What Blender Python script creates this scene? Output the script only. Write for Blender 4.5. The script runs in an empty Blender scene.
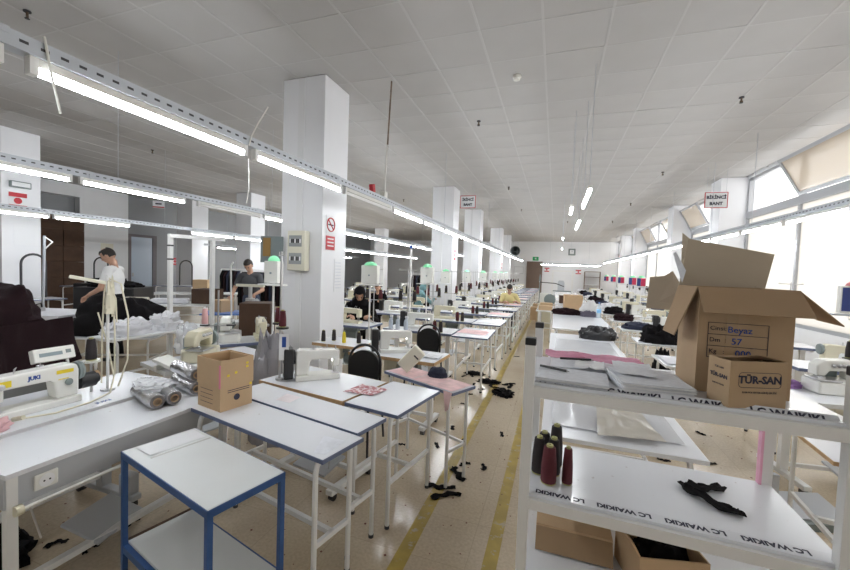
import bpy, bmesh, math, random
from mathutils import Vector, Matrix, noise
PI = math.pi
random.seed(7)
ORD = ['first','second','third','fourth','fifth','sixth','seventh','eighth','ninth','tenth','eleventh','twelfth','thirteenth','fourteenth','fifteenth','sixteenth','seventeenth','eighteenth','nineteenth','twentieth','twenty-first','twenty-second','twenty-third']
scene = bpy.context.scene
col = scene.collection

# ------------------------------------------------------------------ camera
cam_data = bpy.data.cameras.new('camera')
cam = bpy.data.objects.new('camera', cam_data)
col.objects.link(cam)
cam_data.sensor_width = 36.0
cam_data.lens = 378.0 / 850.0 * 36.0
cam_data.clip_start = 0.05
cam_data.clip_end = 200
YAW, PITCH, ROLL = 0.331, 0.041, 0.035
_f = Vector((-math.sin(YAW) * math.cos(PITCH), math.cos(YAW) * math.cos(PITCH), -math.sin(PITCH)))
_r0 = Vector((math.cos(YAW), math.sin(YAW), 0))
_u0 = _r0.cross(_f)
_r = _r0 * math.cos(ROLL) + _u0 * math.sin(ROLL)
_u = -_r0 * math.sin(ROLL) + _u0 * math.cos(ROLL)
CAM = Vector((0, 0, 1.65))
cam.matrix_world = Matrix((( _r.x, _u.x, -_f.x, CAM.x), (_r.y, _u.y, -_f.y, CAM.y), (_r.z, _u.z, -_f.z, CAM.z), (0, 0, 0, 1)))
scene.camera = cam

# ------------------------------------------------------------------ sky, exposure
world = bpy.data.worlds.new('overcast_sky')
scene.world = world
world.use_nodes = True
_bg = world.node_tree.nodes['Background']
_bg.inputs['Color'].default_value = (1.0, 0.985, 0.96, 1)
_bg.inputs['Strength'].default_value = 1.9
TUBE_STRENGTH = 42.0
scene.view_settings.view_transform = 'Standard'
scene.view_settings.look = 'None'
scene.view_settings.gamma = 1.0
scene.view_settings.exposure = 0.60
scene.view_settings.use_curve_mapping = False
scene.cycles.use_denoising = True
scene.cycles.max_bounces = 8
scene.cycles.diffuse_bounces = 5
scene.cycles.glossy_bounces = 4
scene.cycles.transmission_bounces = 6
scene.cycles.transparent_max_bounces = 8
scene.cycles.sample_clamp_indirect = 8.0
scene.cycles.caustics_reflective = False
scene.cycles.caustics_refractive = False

# ------------------------------------------------------------------ materials
MATS = {}
def mat(name, color, rough=0.5, metal=0.0, var=0.0, vscale=4.0, bump=0.0, bscale=60.0, spots=None, sscale=9.0, samt=0.62,
        emit=0.0, trans=0.0, spec=0.5, alpha=1.0, coat=0.0, sheen=0.0):
    if name in MATS:
        return MATS[name]
    m = bpy.data.materials.new(name)
    m.use_nodes = True
    nt = m.node_tree
    b = nt.nodes['Principled BSDF']
    c = (*color, 1)
    b.inputs['Base Color'].default_value = c
    b.inputs['Roughness'].default_value = rough
    b.inputs['Metallic'].default_value = metal
    b.inputs['Specular IOR Level'].default_value = spec
    b.inputs['Transmission Weight'].default_value = trans
    b.inputs['Alpha'].default_value = alpha
    b.inputs['Coat Weight'].default_value = coat
    b.inputs['Sheen Weight'].default_value = sheen
    if emit:
        b.inputs['Emission Color'].default_value = c
        b.inputs['Emission Strength'].default_value = emit
    tc = nt.nodes.new('ShaderNodeTexCoord')
    out = None
    if var:
        n = nt.nodes.new('ShaderNodeTexNoise')
        n.inputs['Scale'].default_value = vscale
        n.inputs['Detail'].default_value = 5
        nt.links.new(tc.outputs['Object'], n.inputs['Vector'])
        r = nt.nodes.new('ShaderNodeValToRGB')
        r.color_ramp.elements[0].position = 0.3
        r.color_ramp.elements[1].position = 0.7
        r.color_ramp.elements[0].color = tuple(x * (1 - var) for x in color) + (1,)
        r.color_ramp.elements[1].color = tuple(min(1, x * (1 + var * 0.6)) for x in color) + (1,)
        nt.links.new(n.outputs['Fac'], r.inputs['Fac'])
        out = r.outputs['Color']
    if spots:
        n2 = nt.nodes.new('ShaderNodeTexNoise')
        n2.inputs['Scale'].default_value = sscale
        n2.inputs['Detail'].default_value = 8
        n2.inputs['Roughness'].default_value = 0.65
        nt.links.new(tc.outputs['Object'], n2.inputs['Vector'])
        r2 = nt.nodes.new('ShaderNodeValToRGB')
        r2.color_ramp.elements[0].position = samt
        r2.color_ramp.elements[1].position = samt + 0.05
        r2.color_ramp.elements[0].color = (0, 0, 0, 1)
        r2.color_ramp.elements[1].color = (1, 1, 1, 1)
        nt.links.new(n2.outputs['Fac'], r2.inputs['Fac'])
        mx = nt.nodes.new('ShaderNodeMix')
        mx.data_type = 'RGBA'
        nt.links.new(r2.outputs['Color'], mx.inputs[0])
        mx.inputs[6].default_value = c
        if out:
            nt.links.new(out, mx.inputs[6])
        mx.inputs[7].default_value = (*spots, 1)
        out = mx.outputs[2]
    if out:
        nt.links.new(out, b.inputs['Base Color'])
    if bump:
        n3 = nt.nodes.new('ShaderNodeTexNoise')
        n3.inputs['Scale'].default_value = bscale
        n3.inputs['Detail'].default_value = 4
        nt.links.new(tc.outputs['Object'], n3.inputs['Vector'])
        bp = nt.nodes.new('ShaderNodeBump')
        bp.inputs['Strength'].default_value = bump
        bp.inputs['Distance'].default_value = 0.01
        nt.links.new(n3.outputs['Fac'], bp.inputs['Height'])
        nt.links.new(bp.outputs['Normal'], b.inputs['Normal'])
    MATS[name] = m
    return m

def floor_mat():
    m = bpy.data.materials.new('polished_terrazzo')
    m.use_nodes = True
    nt = m.node_tree
    L = nt.links.new
    b = nt.nodes['Principled BSDF']
    tc = nt.nodes.new('ShaderNodeTexCoord')
    n1 = nt.nodes.new('ShaderNodeTexNoise'); n1.inputs['Scale'].default_value = 0.9; n1.inputs['Detail'].default_value = 6
    n2 = nt.nodes.new('ShaderNodeTexNoise'); n2.inputs['Scale'].default_value = 55; n2.inputs['Detail'].default_value = 4
    vor = nt.nodes.new('ShaderNodeTexVoronoi'); vor.inputs['Scale'].default_value = 70
    br = nt.nodes.new('ShaderNodeTexBrick')
    br.offset = 0.0
    br.inputs['Scale'].default_value = 1.0
    br.inputs['Brick Width'].default_value = 0.4
    br.inputs['Row Height'].default_value = 0.4
    br.inputs['Mortar Size'].default_value = 0.0025
    br.inputs['Color1'].default_value = (0.66, 0.57, 0.44, 1)
    br.inputs['Color2'].default_value = (0.62, 0.53, 0.41, 1)
    br.inputs['Mortar'].default_value = (0.55, 0.47, 0.36, 1)
    for n in (n1, n2, vor, br):
        L(tc.outputs['Object'], n.inputs['Vector'])
    r1 = nt.nodes.new('ShaderNodeValToRGB')
    r1.color_ramp.elements[0].position = 0.3; r1.color_ramp.elements[0].color = (0.80, 0.77, 0.72, 1)
    r1.color_ramp.elements[1].position = 0.7; r1.color_ramp.elements[1].color = (1.0, 1.0, 1.0, 1)
    L(n1.outputs['Fac'], r1.inputs['Fac'])
    mul = nt.nodes.new('ShaderNodeMix'); mul.data_type = 'RGBA'; mul.blend_type = 'MULTIPLY'; mul.inputs[0].default_value = 1
    L(br.outputs['Color'], mul.inputs[6]); L(r1.outputs['Color'], mul.inputs[7])
    r2 = nt.nodes.new('ShaderNodeValToRGB')
    r2.color_ramp.elements[0].position = 0.35; r2.color_ramp.elements[0].color = (0.92, 0.91, 0.90, 1)
    r2.color_ramp.elements[1].position = 0.65; r2.color_ramp.elements[1].color = (1.06, 1.05, 1.03, 1)
    L(n2.outputs['Fac'], r2.inputs['Fac'])
    mul2 = nt.nodes.new('ShaderNodeMix'); mul2.data_type = 'RGBA'; mul2.blend_type = 'MULTIPLY'; mul2.inputs[0].default_value = 1
    L(mul.outputs[2], mul2.inputs[6]); L(r2.outputs['Color'], mul2.inputs[7])
    L(mul2.outputs[2], b.inputs['Base Color'])
    rr = nt.nodes.new('ShaderNodeMapRange')
    rr.inputs['To Min'].default_value = 0.08; rr.inputs['To Max'].default_value = 0.24
    L(n1.outputs['Fac'], rr.inputs['Value']); L(rr.outputs['Result'], b.inputs['Roughness'])
    bp = nt.nodes.new('ShaderNodeBump'); bp.inputs['Strength'].default_value = 0.03
    L(n2.outputs['Fac'], bp.inputs['Height']); L(bp.outputs['Normal'], b.inputs['Normal'])
    return m

def frosted_mat():
    m = bpy.data.materials.new('frosted_window_film')
    m.use_nodes = True
    nt = m.node_tree
    nt.nodes.remove(nt.nodes['Principled BSDF'])
    out = nt.nodes['Material Output']
    t = nt.nodes.new('ShaderNodeBsdfTranslucent'); t.inputs['Color'].default_value = (0.70, 0.685, 0.66, 1)
    g = nt.nodes.new('ShaderNodeBsdfGlossy'); g.inputs['Roughness'].default_value = 0.15
    mx = nt.nodes.new('ShaderNodeMixShader'); mx.inputs[0].default_value = 0.06
    nt.links.new(t.outputs[0], mx.inputs[1]); nt.links.new(g.outputs[0], mx.inputs[2])
    nt.links.new(mx.outputs[0], out.inputs['Surface'])
    return m

def plastic_film_mat(name, tint, fac=0.55):
    m = bpy.data.materials.new(name)
    m.use_nodes = True
    nt = m.node_tree
    b = nt.nodes['Principled BSDF']
    b.inputs['Base Color'].default_value = (*tint, 1)
    b.inputs['Roughness'].default_value = 0.18
    out = nt.nodes['Material Output']
    tr = nt.nodes.new('ShaderNodeBsdfTransparent')
    mx = nt.nodes.new('ShaderNodeMixShader'); mx.inputs[0].default_value = fac
    nt.links.new(tr.outputs[0], mx.inputs[1]); nt.links.new(b.outputs[0], mx.inputs[2])
    nt.links.new(mx.outputs[0], out.inputs['Surface'])
    return m

M_floor = floor_mat()
M_frost = frosted_mat()
M_film = plastic_film_mat('clear_plastic_film', (0.85, 0.87, 0.9), 0.5)
M_glass = plastic_film_mat('dusty_glass', (0.64, 0.55, 0.44), 0.68)
M_pinkfilm = plastic_film_mat('pink_plastic_film', (1.0, 0.52, 0.70), 0.8)
M_tile = mat('ceiling_tile_white', (0.49, 0.483, 0.477), 0.9, var=0.05, vscale=1.3, bump=0.15, bscale=160)
M_grid = mat('ceiling_grid_white', (0.525, 0.52, 0.515), 0.6)
M_wall = mat('wall_white_paint', (0.80, 0.81, 0.83), 0.55, var=0.03, vscale=1.1, spots=(0.68, 0.68, 0.69), sscale=2.2, samt=0.69)
M_wallgrey = mat('wall_grey_paint', (0.30, 0.31, 0.32), 0.6, var=0.05, vscale=1.0)
M_colpaint = mat('column_white_paint', (0.82, 0.83, 0.86), 0.45, var=0.03, vscale=1.5, spots=(0.70, 0.70, 0.71), sscale=3.1, samt=0.7)
M_alu = mat('window_aluminium', (0.40, 0.41, 0.43), 0.4, metal=0.3)
M_lam = mat('white_laminate', (0.80, 0.82, 0.86), 0.22, var=0.03, vscale=2.0, spots=(0.42, 0.34, 0.33), sscale=26, samt=0.685)
M_lamgrey = mat('grey_white_laminate', (0.70, 0.72, 0.72), 0.35, var=0.04, vscale=3.0, spots=(0.55, 0.50, 0.45), sscale=11, samt=0.74)
M_edge = mat('blue_grey_edge', (0.13, 0.16, 0.26), 0.45, spots=(0.5, 0.5, 0.52), sscale=25, samt=0.66)
M_wood = mat('plywood_edge', (0.50, 0.32, 0.16), 0.55, var=0.15, vscale=30)
M_white = mat('white_painted_steel', (0.80, 0.80, 0.79), 0.38, var=0.04, vscale=7, spots=(0.42, 0.38, 0.33), sscale=22, samt=0.75)
M_apron = mat('grey_metal_apron', (0.50, 0.52, 0.55), 0.4, metal=0.15)
M_blue = mat('blue_painted_steel', (0.035, 0.10, 0.28), 0.42, var=0.15, vscale=9, spots=(0.30, 0.30, 0.33), sscale=26, samt=0.68)
M_tray = mat('galvanised_steel', (0.50, 0.53, 0.57), 0.45, metal=0.55, var=0.06, vscale=6)
M_dark = mat('dark_slot', (0.05, 0.05, 0.055), 0.7)
M_black = mat('black_plastic', (0.015, 0.015, 0.017), 0.35)
M_blackfab = mat('black_fabric', (0.008, 0.007, 0.008), 0.95, bump=0.4, bscale=90, spec=0.15)
M_maroonfab = mat('dark_maroon_fabric', (0.017, 0.008, 0.010), 0.95, bump=0.4, bscale=90, spec=0.15)
M_navy = mat('navy_fabric', (0.018, 0.022, 0.045), 0.9, bump=0.4, bscale=90)
M_tube = mat('lit_tube', (0.93, 0.965, 1.0), 0.3, emit=TUBE_STRENGTH)
M_tubeoff = mat('unlit_tube', (0.85, 0.85, 0.84), 0.3)
M_machw = mat('machine_white_enamel', (0.80, 0.80, 0.76), 0.25, spots=(0.5, 0.46, 0.4), sscale=18, samt=0.76)
M_machc = mat('machine_cream_enamel', (0.66, 0.62, 0.47), 0.3, spots=(0.4, 0.36, 0.28), sscale=18, samt=0.72)
M_machg = mat('machine_grey_green', (0.20, 0.24, 0.24), 0.35)
M_steel = mat('brushed_steel', (0.55, 0.55, 0.56), 0.28, metal=0.9)
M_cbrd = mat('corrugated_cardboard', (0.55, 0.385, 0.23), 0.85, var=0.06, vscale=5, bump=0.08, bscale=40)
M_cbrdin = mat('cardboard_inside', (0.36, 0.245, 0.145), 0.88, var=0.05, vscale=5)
M_cbrdgrey = mat('grey_cardboard', (0.50, 0.425, 0.325), 0.88, var=0.05, vscale=6, spots=(0.36, 0.29, 0.21), sscale=30, samt=0.68)
M_cbrddark = mat('dark_cardboard', (0.085, 0.046, 0.028), 0.85, var=0.2, vscale=4)
M_cbrdrack = mat('backlit_shaded_carton', (0.43, 0.305, 0.185), 0.85, var=0.06, vscale=5, bump=0.08, bscale=40)  # cardboard colour darkened to carry the shade on the backlit rack cartons
M_ink = mat('dark_ink', (0.02, 0.02, 0.045), 0.7)
M_inkblue = mat('blue_ink', (0.02, 0.07, 0.30), 0.6)
M_yellow = mat('yellow_floor_paint', (0.43, 0.31, 0.055), 0.4, var=0.2, vscale=8, spots=(0.42, 0.36, 0.24), sscale=14, samt=0.58)
M_yel = mat('yellow_sticker', (0.80, 0.62, 0.03), 0.5)
M_red = mat('sign_red', (0.50, 0.02, 0.035), 0.45)
M_green = mat('green_dome', (0.22, 0.66, 0.36), 0.25, emit=0.22)
M_exit = mat('exit_green', (0.0, 0.35, 0.10), 0.4)
M_paper = mat('white_paper', (0.82, 0.83, 0.85), 0.7)
M_paperb = mat('printed_grey_paper', (0.72, 0.74, 0.79), 0.7, var=0.10, vscale=45)
M_pink = mat('pink_paper', (0.80, 0.55, 0.55), 0.7, var=0.22, vscale=14)
M_redlace = mat('red_patterned_film', (0.42, 0.10, 0.12), 0.35, spots=(0.75, 0.66, 0.68), sscale=34, samt=0.5)
M_pinkfab = mat('pink_fabric', (0.70, 0.44, 0.45), 0.9, bump=0.3, bscale=60)
M_foil = mat('silver_foil', (0.62, 0.62, 0.64), 0.22, metal=0.85, bump=0.9, bscale=28)
M_foildark = mat('dark_ribbon', (0.16, 0.15, 0.15), 0.15, bump=0.6, bscale=28)
M_conemar = mat('maroon_thread', (0.095, 0.012, 0.020), 0.75, bump=0.3, bscale=200)
M_coneblk = mat('black_thread', (0.022, 0.016, 0.018), 0.75, bump=0.3, bscale=200)
M_conepink = mat('pink_thread', (0.72, 0.42, 0.42), 0.75, bump=0.3, bscale=200)
M_conepurp = mat('purple_thread', (0.25, 0.13, 0.33), 0.75)
M_conetop = mat('olive_cone_core', (0.42, 0.40, 0.16), 0.5)
M_skin = mat('skin', (0.50, 0.29, 0.20), 0.55)
M_hair = mat('dark_hair', (0.022, 0.016, 0.013), 0.7, bump=0.4, bscale=120)
M_door = mat('brown_door', (0.17, 0.115, 0.085), 0.5, var=0.06, vscale=3)
M_bluetop = mat('blue_cover', (0.10, 0.20, 0.50), 0.5)
M_panel = mat('cream_plastic', (0.72, 0.70, 0.58), 0.4)
M_screen = mat('grey_lcd', (0.24, 0.30, 0.32), 0.3)
M_rope = mat('cream_yarn', (0.70, 0.66, 0.52), 0.9)
M_ironcloth = mat('white_cloth', (0.70, 0.70, 0.74), 0.9, bump=0.3, bscale=20)

# ------------------------------------------------------------------ mesh builder
class MB:
    def __init__(self):
        self.bm = bmesh.new()
    def box(self, c, s, rz=0.0, ry=0.0, rx=0.0, bevel=0.0):
        m = Matrix.Translation(Vector(c)) @ Matrix.Rotation(rz, 4, 'Z') @ Matrix.Rotation(ry, 4, 'Y') @ Matrix.Rotation(rx, 4, 'X')
        g = bmesh.ops.create_cube(self.bm, size=1.0)
        vs = g['verts']
        for v in vs:
            v.co = m @ Vector((v.co.x * s[0], v.co.y * s[1], v.co.z * s[2]))
        if bevel:
            es = list({e for v in vs for e in v.link_edges})
            bmesh.ops.bevel(self.bm, geom=es, offset=bevel, segments=2, affect='EDGES', profile=0.5)
        return self
    def bx(self, x0, x1, y0, y1, z0, z1, bevel=0.0):
        return self.box(((x0 + x1) / 2, (y0 + y1) / 2, (z0 + z1) / 2), (abs(x1 - x0), abs(y1 - y0), abs(z1 - z0)), bevel=bevel)
    def cyl(self, p0, p1, r0, r1=None, seg=12, caps=True):
        r1 = r0 if r1 is None else r1
        p0, p1 = Vector(p0), Vector(p1)
        d = p1 - p0
        q = d.to_track_quat('Z', 'Y').to_matrix().to_4x4()
        m = Matrix.Translation((p0 + p1) / 2) @ q
        bmesh.ops.create_cone(self.bm, cap_ends=caps, cap_tris=False, segments=seg, radius1=r0, radius2=r1, depth=d.length, matrix=m)
        return self
    def sph(self, c, r, seg=12, ring=8, scale=(1, 1, 1)):
        m = Matrix.Translation(Vector(c)) @ Matrix.Diagonal((*scale, 1))
        bmesh.ops.create_uvsphere(self.bm, u_segments=seg, v_segments=ring, radius=r, matrix=m)
        return self
    def tube(self, pts, r, seg=8):
        pts = [Vector(p) for p in pts]
        n = len(pts)
        rings = []
        up = Vector((0, 0, 1))
        prev = None
        for i, p in enumerate(pts):
            t = (pts[min(i + 1, n - 1)] - pts[max(i - 1, 0)]).normalized()
            if prev is None:
                a = up if abs(t.dot(up)) < 0.9 else Vector((1, 0, 0))
                x = t.cross(a).normalized()
            else:
                x = (prev - t * prev.dot(t)).normalized()
            y = t.cross(x)
            prev = x
            rr = r[i] if isinstance(r, (list, tuple)) else r
            rings.append([self.bm.verts.new(p + (x * math.cos(2 * PI * k / seg) + y * math.sin(2 * PI * k / seg)) * rr) for k in range(seg)])
        for a, b in zip(rings, rings[1:]):
            for k in range(seg):
                self.bm.faces.new((a[k], a[(k + 1) % seg], b[(k + 1) % seg], b[k]))
        self.bm.faces.new(rings[0][::-1])
        self.bm.faces.new(rings[-1])
        return self
    def lathe(self, prof, c=(0, 0, 0), seg=16, m=None):
        c = Vector(c)
        m = m or Matrix.Identity(4)
        rings = []
        for r, z in prof:
            rings.append([self.bm.verts.new(c + (m @ Vector((r * math.cos(2 * PI * k / seg), r * math.sin(2 * PI * k / seg), z)))) for k in range(seg)])
        for a, b in zip(rings, rings[1:]):
            for k in range(seg):
                self.bm.faces.new((a[k], a[(k + 1) % seg], b[(k + 1) % seg], b[k]))
        self.bm.faces.new(rings[0][::-1])
        self.bm.faces.new(rings[-1])
        return self
    def prism(self, poly, axis, a0, a1):
        """extrude a 2-D outline along an axis ('x','y','z')"""
        def P(u, v, w):
            return {'z': (u, v, w), 'y': (u, w, v), 'x': (w, u, v)}[axis]
        lo = [self.bm.verts.new(P(u, v, a0)) for u, v in poly]
        hi = [self.bm.verts.new(P(u, v, a1)) for u, v in poly]
        n = len(poly)
        self.bm.faces.new(lo[::-1])
        self.bm.faces.new(hi)
        for k in range(n):
            self.bm.faces.new((lo[k], lo[(k + 1) % n], hi[(k + 1) % n], hi[k]))
        return self
    def quad_slab(self, pts, t):
        """four (x,y,z) corners, thickened along the quad normal"""
        p = [Vector(q) for q in pts]
        nrm = (p[1] - p[0]).cross(p[-1] - p[0]).normalized() * t
        a = [self.bm.verts.new(q) for q in p]
        b = [self.bm.verts.new(q + nrm) for q in p]
        n = len(p)
        self.bm.faces.new(a[::-1]); self.bm.faces.new(b)
        for k in range(n):
            self.bm.faces.new((a[k], a[(k + 1) % n], b[(k + 1) % n], b[k]))
        return self
    def mound(self, c, s, seed=0, amp=0.2, freq=3.0, seg=28, ring=12, power=0.7, flat=0.0):
        """crumpled heap: half-dome with folds, standing on z = c.z"""
        c = Vector(c)
        off = Vector((seed * 3.7, seed * 1.3, seed * 2.1))
        rings = []
        for i in range(ring + 1):
            ph = (PI / 2) * i / ring
            row = []
            for k in range(seg):
                th = 2 * PI * k / seg
                x, y = math.cos(th) * math.cos(ph) ** power, math.sin(th) * math.cos(ph) ** power
                z = math.sin(ph) ** (1.0 - flat * 0.6)
                n = noise.noise(Vector((x, y, z)) * freq + off) + 0.5 * noise.noise(Vector((x, y, z)) * freq * 2.3 + off)
                k2 = 1 + amp * n
                row.append(self.bm.verts.new(c + Vector((x * s[0] * k2, y * s[1] * k2, max(0.0, z * s[2] * (1 + amp * 1.2 * n))))))
            rings.append(row)
        for a, b in zip(rings, rings[1:]):
            for k in range(seg):
                self.bm.faces.new((a[k], a[(k + 1) % seg], b[(k + 1) % seg], b[k]))
        self.bm.faces.new(rings[0][::-1]); self.bm.faces.new(rings[-1])
        return self
    def build(self, name, material, parent=None, smooth=False, loc=None, rz=None):
        bm = self.bm
        bmesh.ops.recalc_face_normals(bm, faces=bm.faces[:])
        me = bpy.data.meshes.new(name)
        bm.to_mesh(me)
        bm.free()
        for mm in (material if isinstance(material, (list, tuple)) else [material]):
            me.materials.append(mm)
        if smooth:
            me.polygons.foreach_set('use_smooth', [True] * len(me.polygons))
            try:
                me.set_sharp_from_angle(angle=0.7)
            except Exception:
                pass
        o = bpy.data.objects.new(name, me)
        col.objects.link(o)
        if parent:
            o.parent = parent
        if loc is not None:
            o.location = loc
        if rz is not None:
            o.rotation_euler = (0, 0, rz)
        return o

def tag(o, label=None, cat=None, group=None, kind=None):
    if label: o['label'] = label
    if cat: o['category'] = cat
    if group: o['group'] = group
    if kind: o['kind'] = kind
    return o
def thing(name, label, cat, loc=(0, 0, 0), rz=0.0, group=None):
    o = bpy.data.objects.new(name, None)
    o.empty_display_size = 0.1
    col.objects.link(o)
    o.location = loc
    o.rotation_euler = (0, 0, rz)
    return tag(o, label, cat, group)
def copy_tree(o, parent=None):
    c = o.copy()
    col.objects.link(c)
    c.parent = parent
    for ch in [x for x in o.children]:
        copy_tree(ch, c)
    return c
def dup(root, loc, rz=0.0, label=None, group=None):
    c = copy_tree(root)
    c.location = loc
    c.rotation_euler = (0, 0, rz)
    if label: c['label'] = label
    if group: c['group'] = group
    return c
def struct(name, mb, m, parent=None, smooth=False):
    o = mb.build(name, m, parent, smooth)
    if parent is None:
        o['kind'] = 'structure'
    return o
def text(body, size, m, parent=None, loc=(0, 0, 0), rot=(0, 0, 0), name='lettering', mirror=False, bold=0.0, ext=0.0004, align='CENTER'):
    cu = bpy.data.curves.new('lettering_curve', 'FONT')
    cu.body = body
    cu.size = size
    cu.align_x = align
    cu.align_y = 'CENTER'
    cu.extrude = ext
    cu.offset = bold
    cu.resolution_u = 2
    t = bpy.data.objects.new('lettering_tmp', cu)
    col.objects.link(t)
    dg = bpy.context.evaluated_depsgraph_get()
    me = bpy.data.meshes.new_from_object(t.evaluated_get(dg))
    bpy.data.objects.remove(t)
    bpy.data.curves.remove(cu)
    me.materials.clear()
    me.materials.append(m)
    o = bpy.data.objects.new(name, me)
    col.objects.link(o)
    if parent: o.parent = parent
    o.location = loc
    o.rotation_euler = rot
    if mirror:
        o.scale = (-1, 1, 1)
    return o
def arc(c, r, a0, a1, n, plane='xz'):
    out = []
    for i in range(n + 1):
        a = a0 + (a1 - a0) * i / n
        u, v = r * math.cos(a), r * math.sin(a)
        out.append((c[0] + u, c[1], c[2] + v) if plane == 'xz' else ((c[0] + u, c[1] + v, c[2]) if plane == 'xy' else (c[0], c[1] + u, c[2] + v)))
    return out
# ================================================================== the room
CZ = 4.01
XL, XR, YF, YB = -15.2, 4.05, -2.5, 29.4
floor = struct('floor', MB().bx(XL - .3, XR + .3, YF - .3, YB + .3, -0.12, 0.0), M_floor)
for x0, x1 in ((-0.80, -0.715), (-0.315, -0.235)):
    MB().bx(x0, x1, -1.0, 27.5, 0.0005, 0.0022).build('painted_line', M_yellow, floor)
ceiling = struct('ceiling', MB().bx(XL - .3, XR + .3, YF - .3, YB + .3, CZ + 0.06, CZ + 0.2), M_tile)
# 0.6 m lay-in tiles: the 300 that show largest are separate, the rest are one field
def cam_px(p):
    d = Vector(p) - CAM
    w = d.dot(_f)
    if w < 0.15:
        return None
    return 425 + 378 * d.dot(_r) / w, 285 - 378 * d.dot(_u) / w, w
tile_spots = []
x = -1.42 + 0.3
xs = [-1.42 + 0.3 + 0.6 * i for i in range(-23, 10)]
ys = [3.76 + 0.3 + 0.6 * j for j in range(-10, 43)]
for x in xs:
    for y in ys:
        if not (XL < x < XR and YF < y < YB):
            continue
        q = cam_px((x, y, CZ))
        size = 0
        if q and -60 < q[0] < 910 and -60 < q[1] < 400:
            size = 1.0 / q[2] ** 3
        tile_spots.append((size, x, y))
tile_spots.sort(reverse=True)
tm = MB().box((0, 0, 0), (0.585, 0.585, 0.016))
tile0 = None
rest = MB()
for i, (s, x, y) in enumerate(tile_spots):
    dz = random.uniform(-0.001, 0.0015)
    tilt = random.uniform(-0.003, 0.003)
    if i < 300 and s > 0:
        if tile0 is None:
            tile0 = tm.build('ceiling_tile', M_tile, ceiling)
            o = tile0
        else:
            o = tile0.copy(); col.objects.link(o); o.parent = ceiling
        o.location = (x, y, CZ + 0.013 + dz)
        o.rotation_euler = (tilt, random.uniform(-0.003, 0.003), 0)
    else:
        rest.box((x, y, CZ + 0.013 + dz), (0.585, 0.585, 0.016), rx=tilt)
tag(rest.build('ceiling_tile_field', M_tile, ceiling), kind='stuff')
g = MB()
for i in range(-23, 11):
    x = -1.42 + 0.6 * i
    if XL < x < XR: g.bx(x - 0.011, x + 0.011, YF, YB, CZ + .0015, CZ + 0.03)
for j in range(-10, 44):
    y = 3.76 + 0.6 * j
    if YF < y < YB: g.bx(XL, XR, y - 0.008, y + 0.008, CZ + 0.0025, CZ + 0.03)
g.build('ceiling_grid', M_grid, ceiling)

struct('wall_back', MB().bx(XL - .3, XR + .3, YB, YB + .25, 0, CZ + .1), M_wall)
struct('wall_front', MB().bx(XL - .3, XR + .3, YF - .25, YF, 0, CZ + .1), M_wall)
struct('wall_left', MB().bx(XL - .25, XL, YF, YB, 0, CZ + .1), M_wallgrey)
struct('wall_left_white_section', MB().bx(XL, XL + .25, 8.15, 9.65, 0, CZ), M_wall)
struct('wall_left_lintel', MB().bx(XL, XL + .35, 5.6, 8.15, 3.62, CZ), M_wall)
# columns (grid of the hall)
COLY = [(4.07, 4.64), (10.36, 11.0), (14.34, 14.95), (20.5, 21.1), (24.4, 25.0)]
cols_mid = []
for y0, y1 in COLY:
    c = MB().bx(-3.41, -2.785, y0, y1, 0, CZ, bevel=0.008)
    o = struct('column', c, M_colpaint)
    MB().bx(-3.17, -3.08, y0 - 0.012, y0 - 0.0005, 0.0, CZ - .01).build('conduit_cover', M_wall, o)
    cols_mid.append(o)
for y0, y1 in [(4.07, 4.64), (10.1, 10.75), (14.34, 14.95), (20.5, 21.1)]:
    struct('column', MB().bx(-10.33, -9.7, y0, y1, 0, CZ, bevel=0.008), M_colpaint)
struct('column', MB().bx(-13.75, -12.95, 10.6, 11.3, 0, CZ, bevel=0.008), M_colpaint)
RCOLY = [(4.0, 4.6), (10.6, 11.2), (14.34, 14.95), (20.5, 21.1), (24.4, 25.0)]
for y0, y1 in RCOLY:
    struct('column', MB().bx(3.54, 4.38, y0, y1, 0, CZ, bevel=0.006), M_colpaint)
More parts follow.
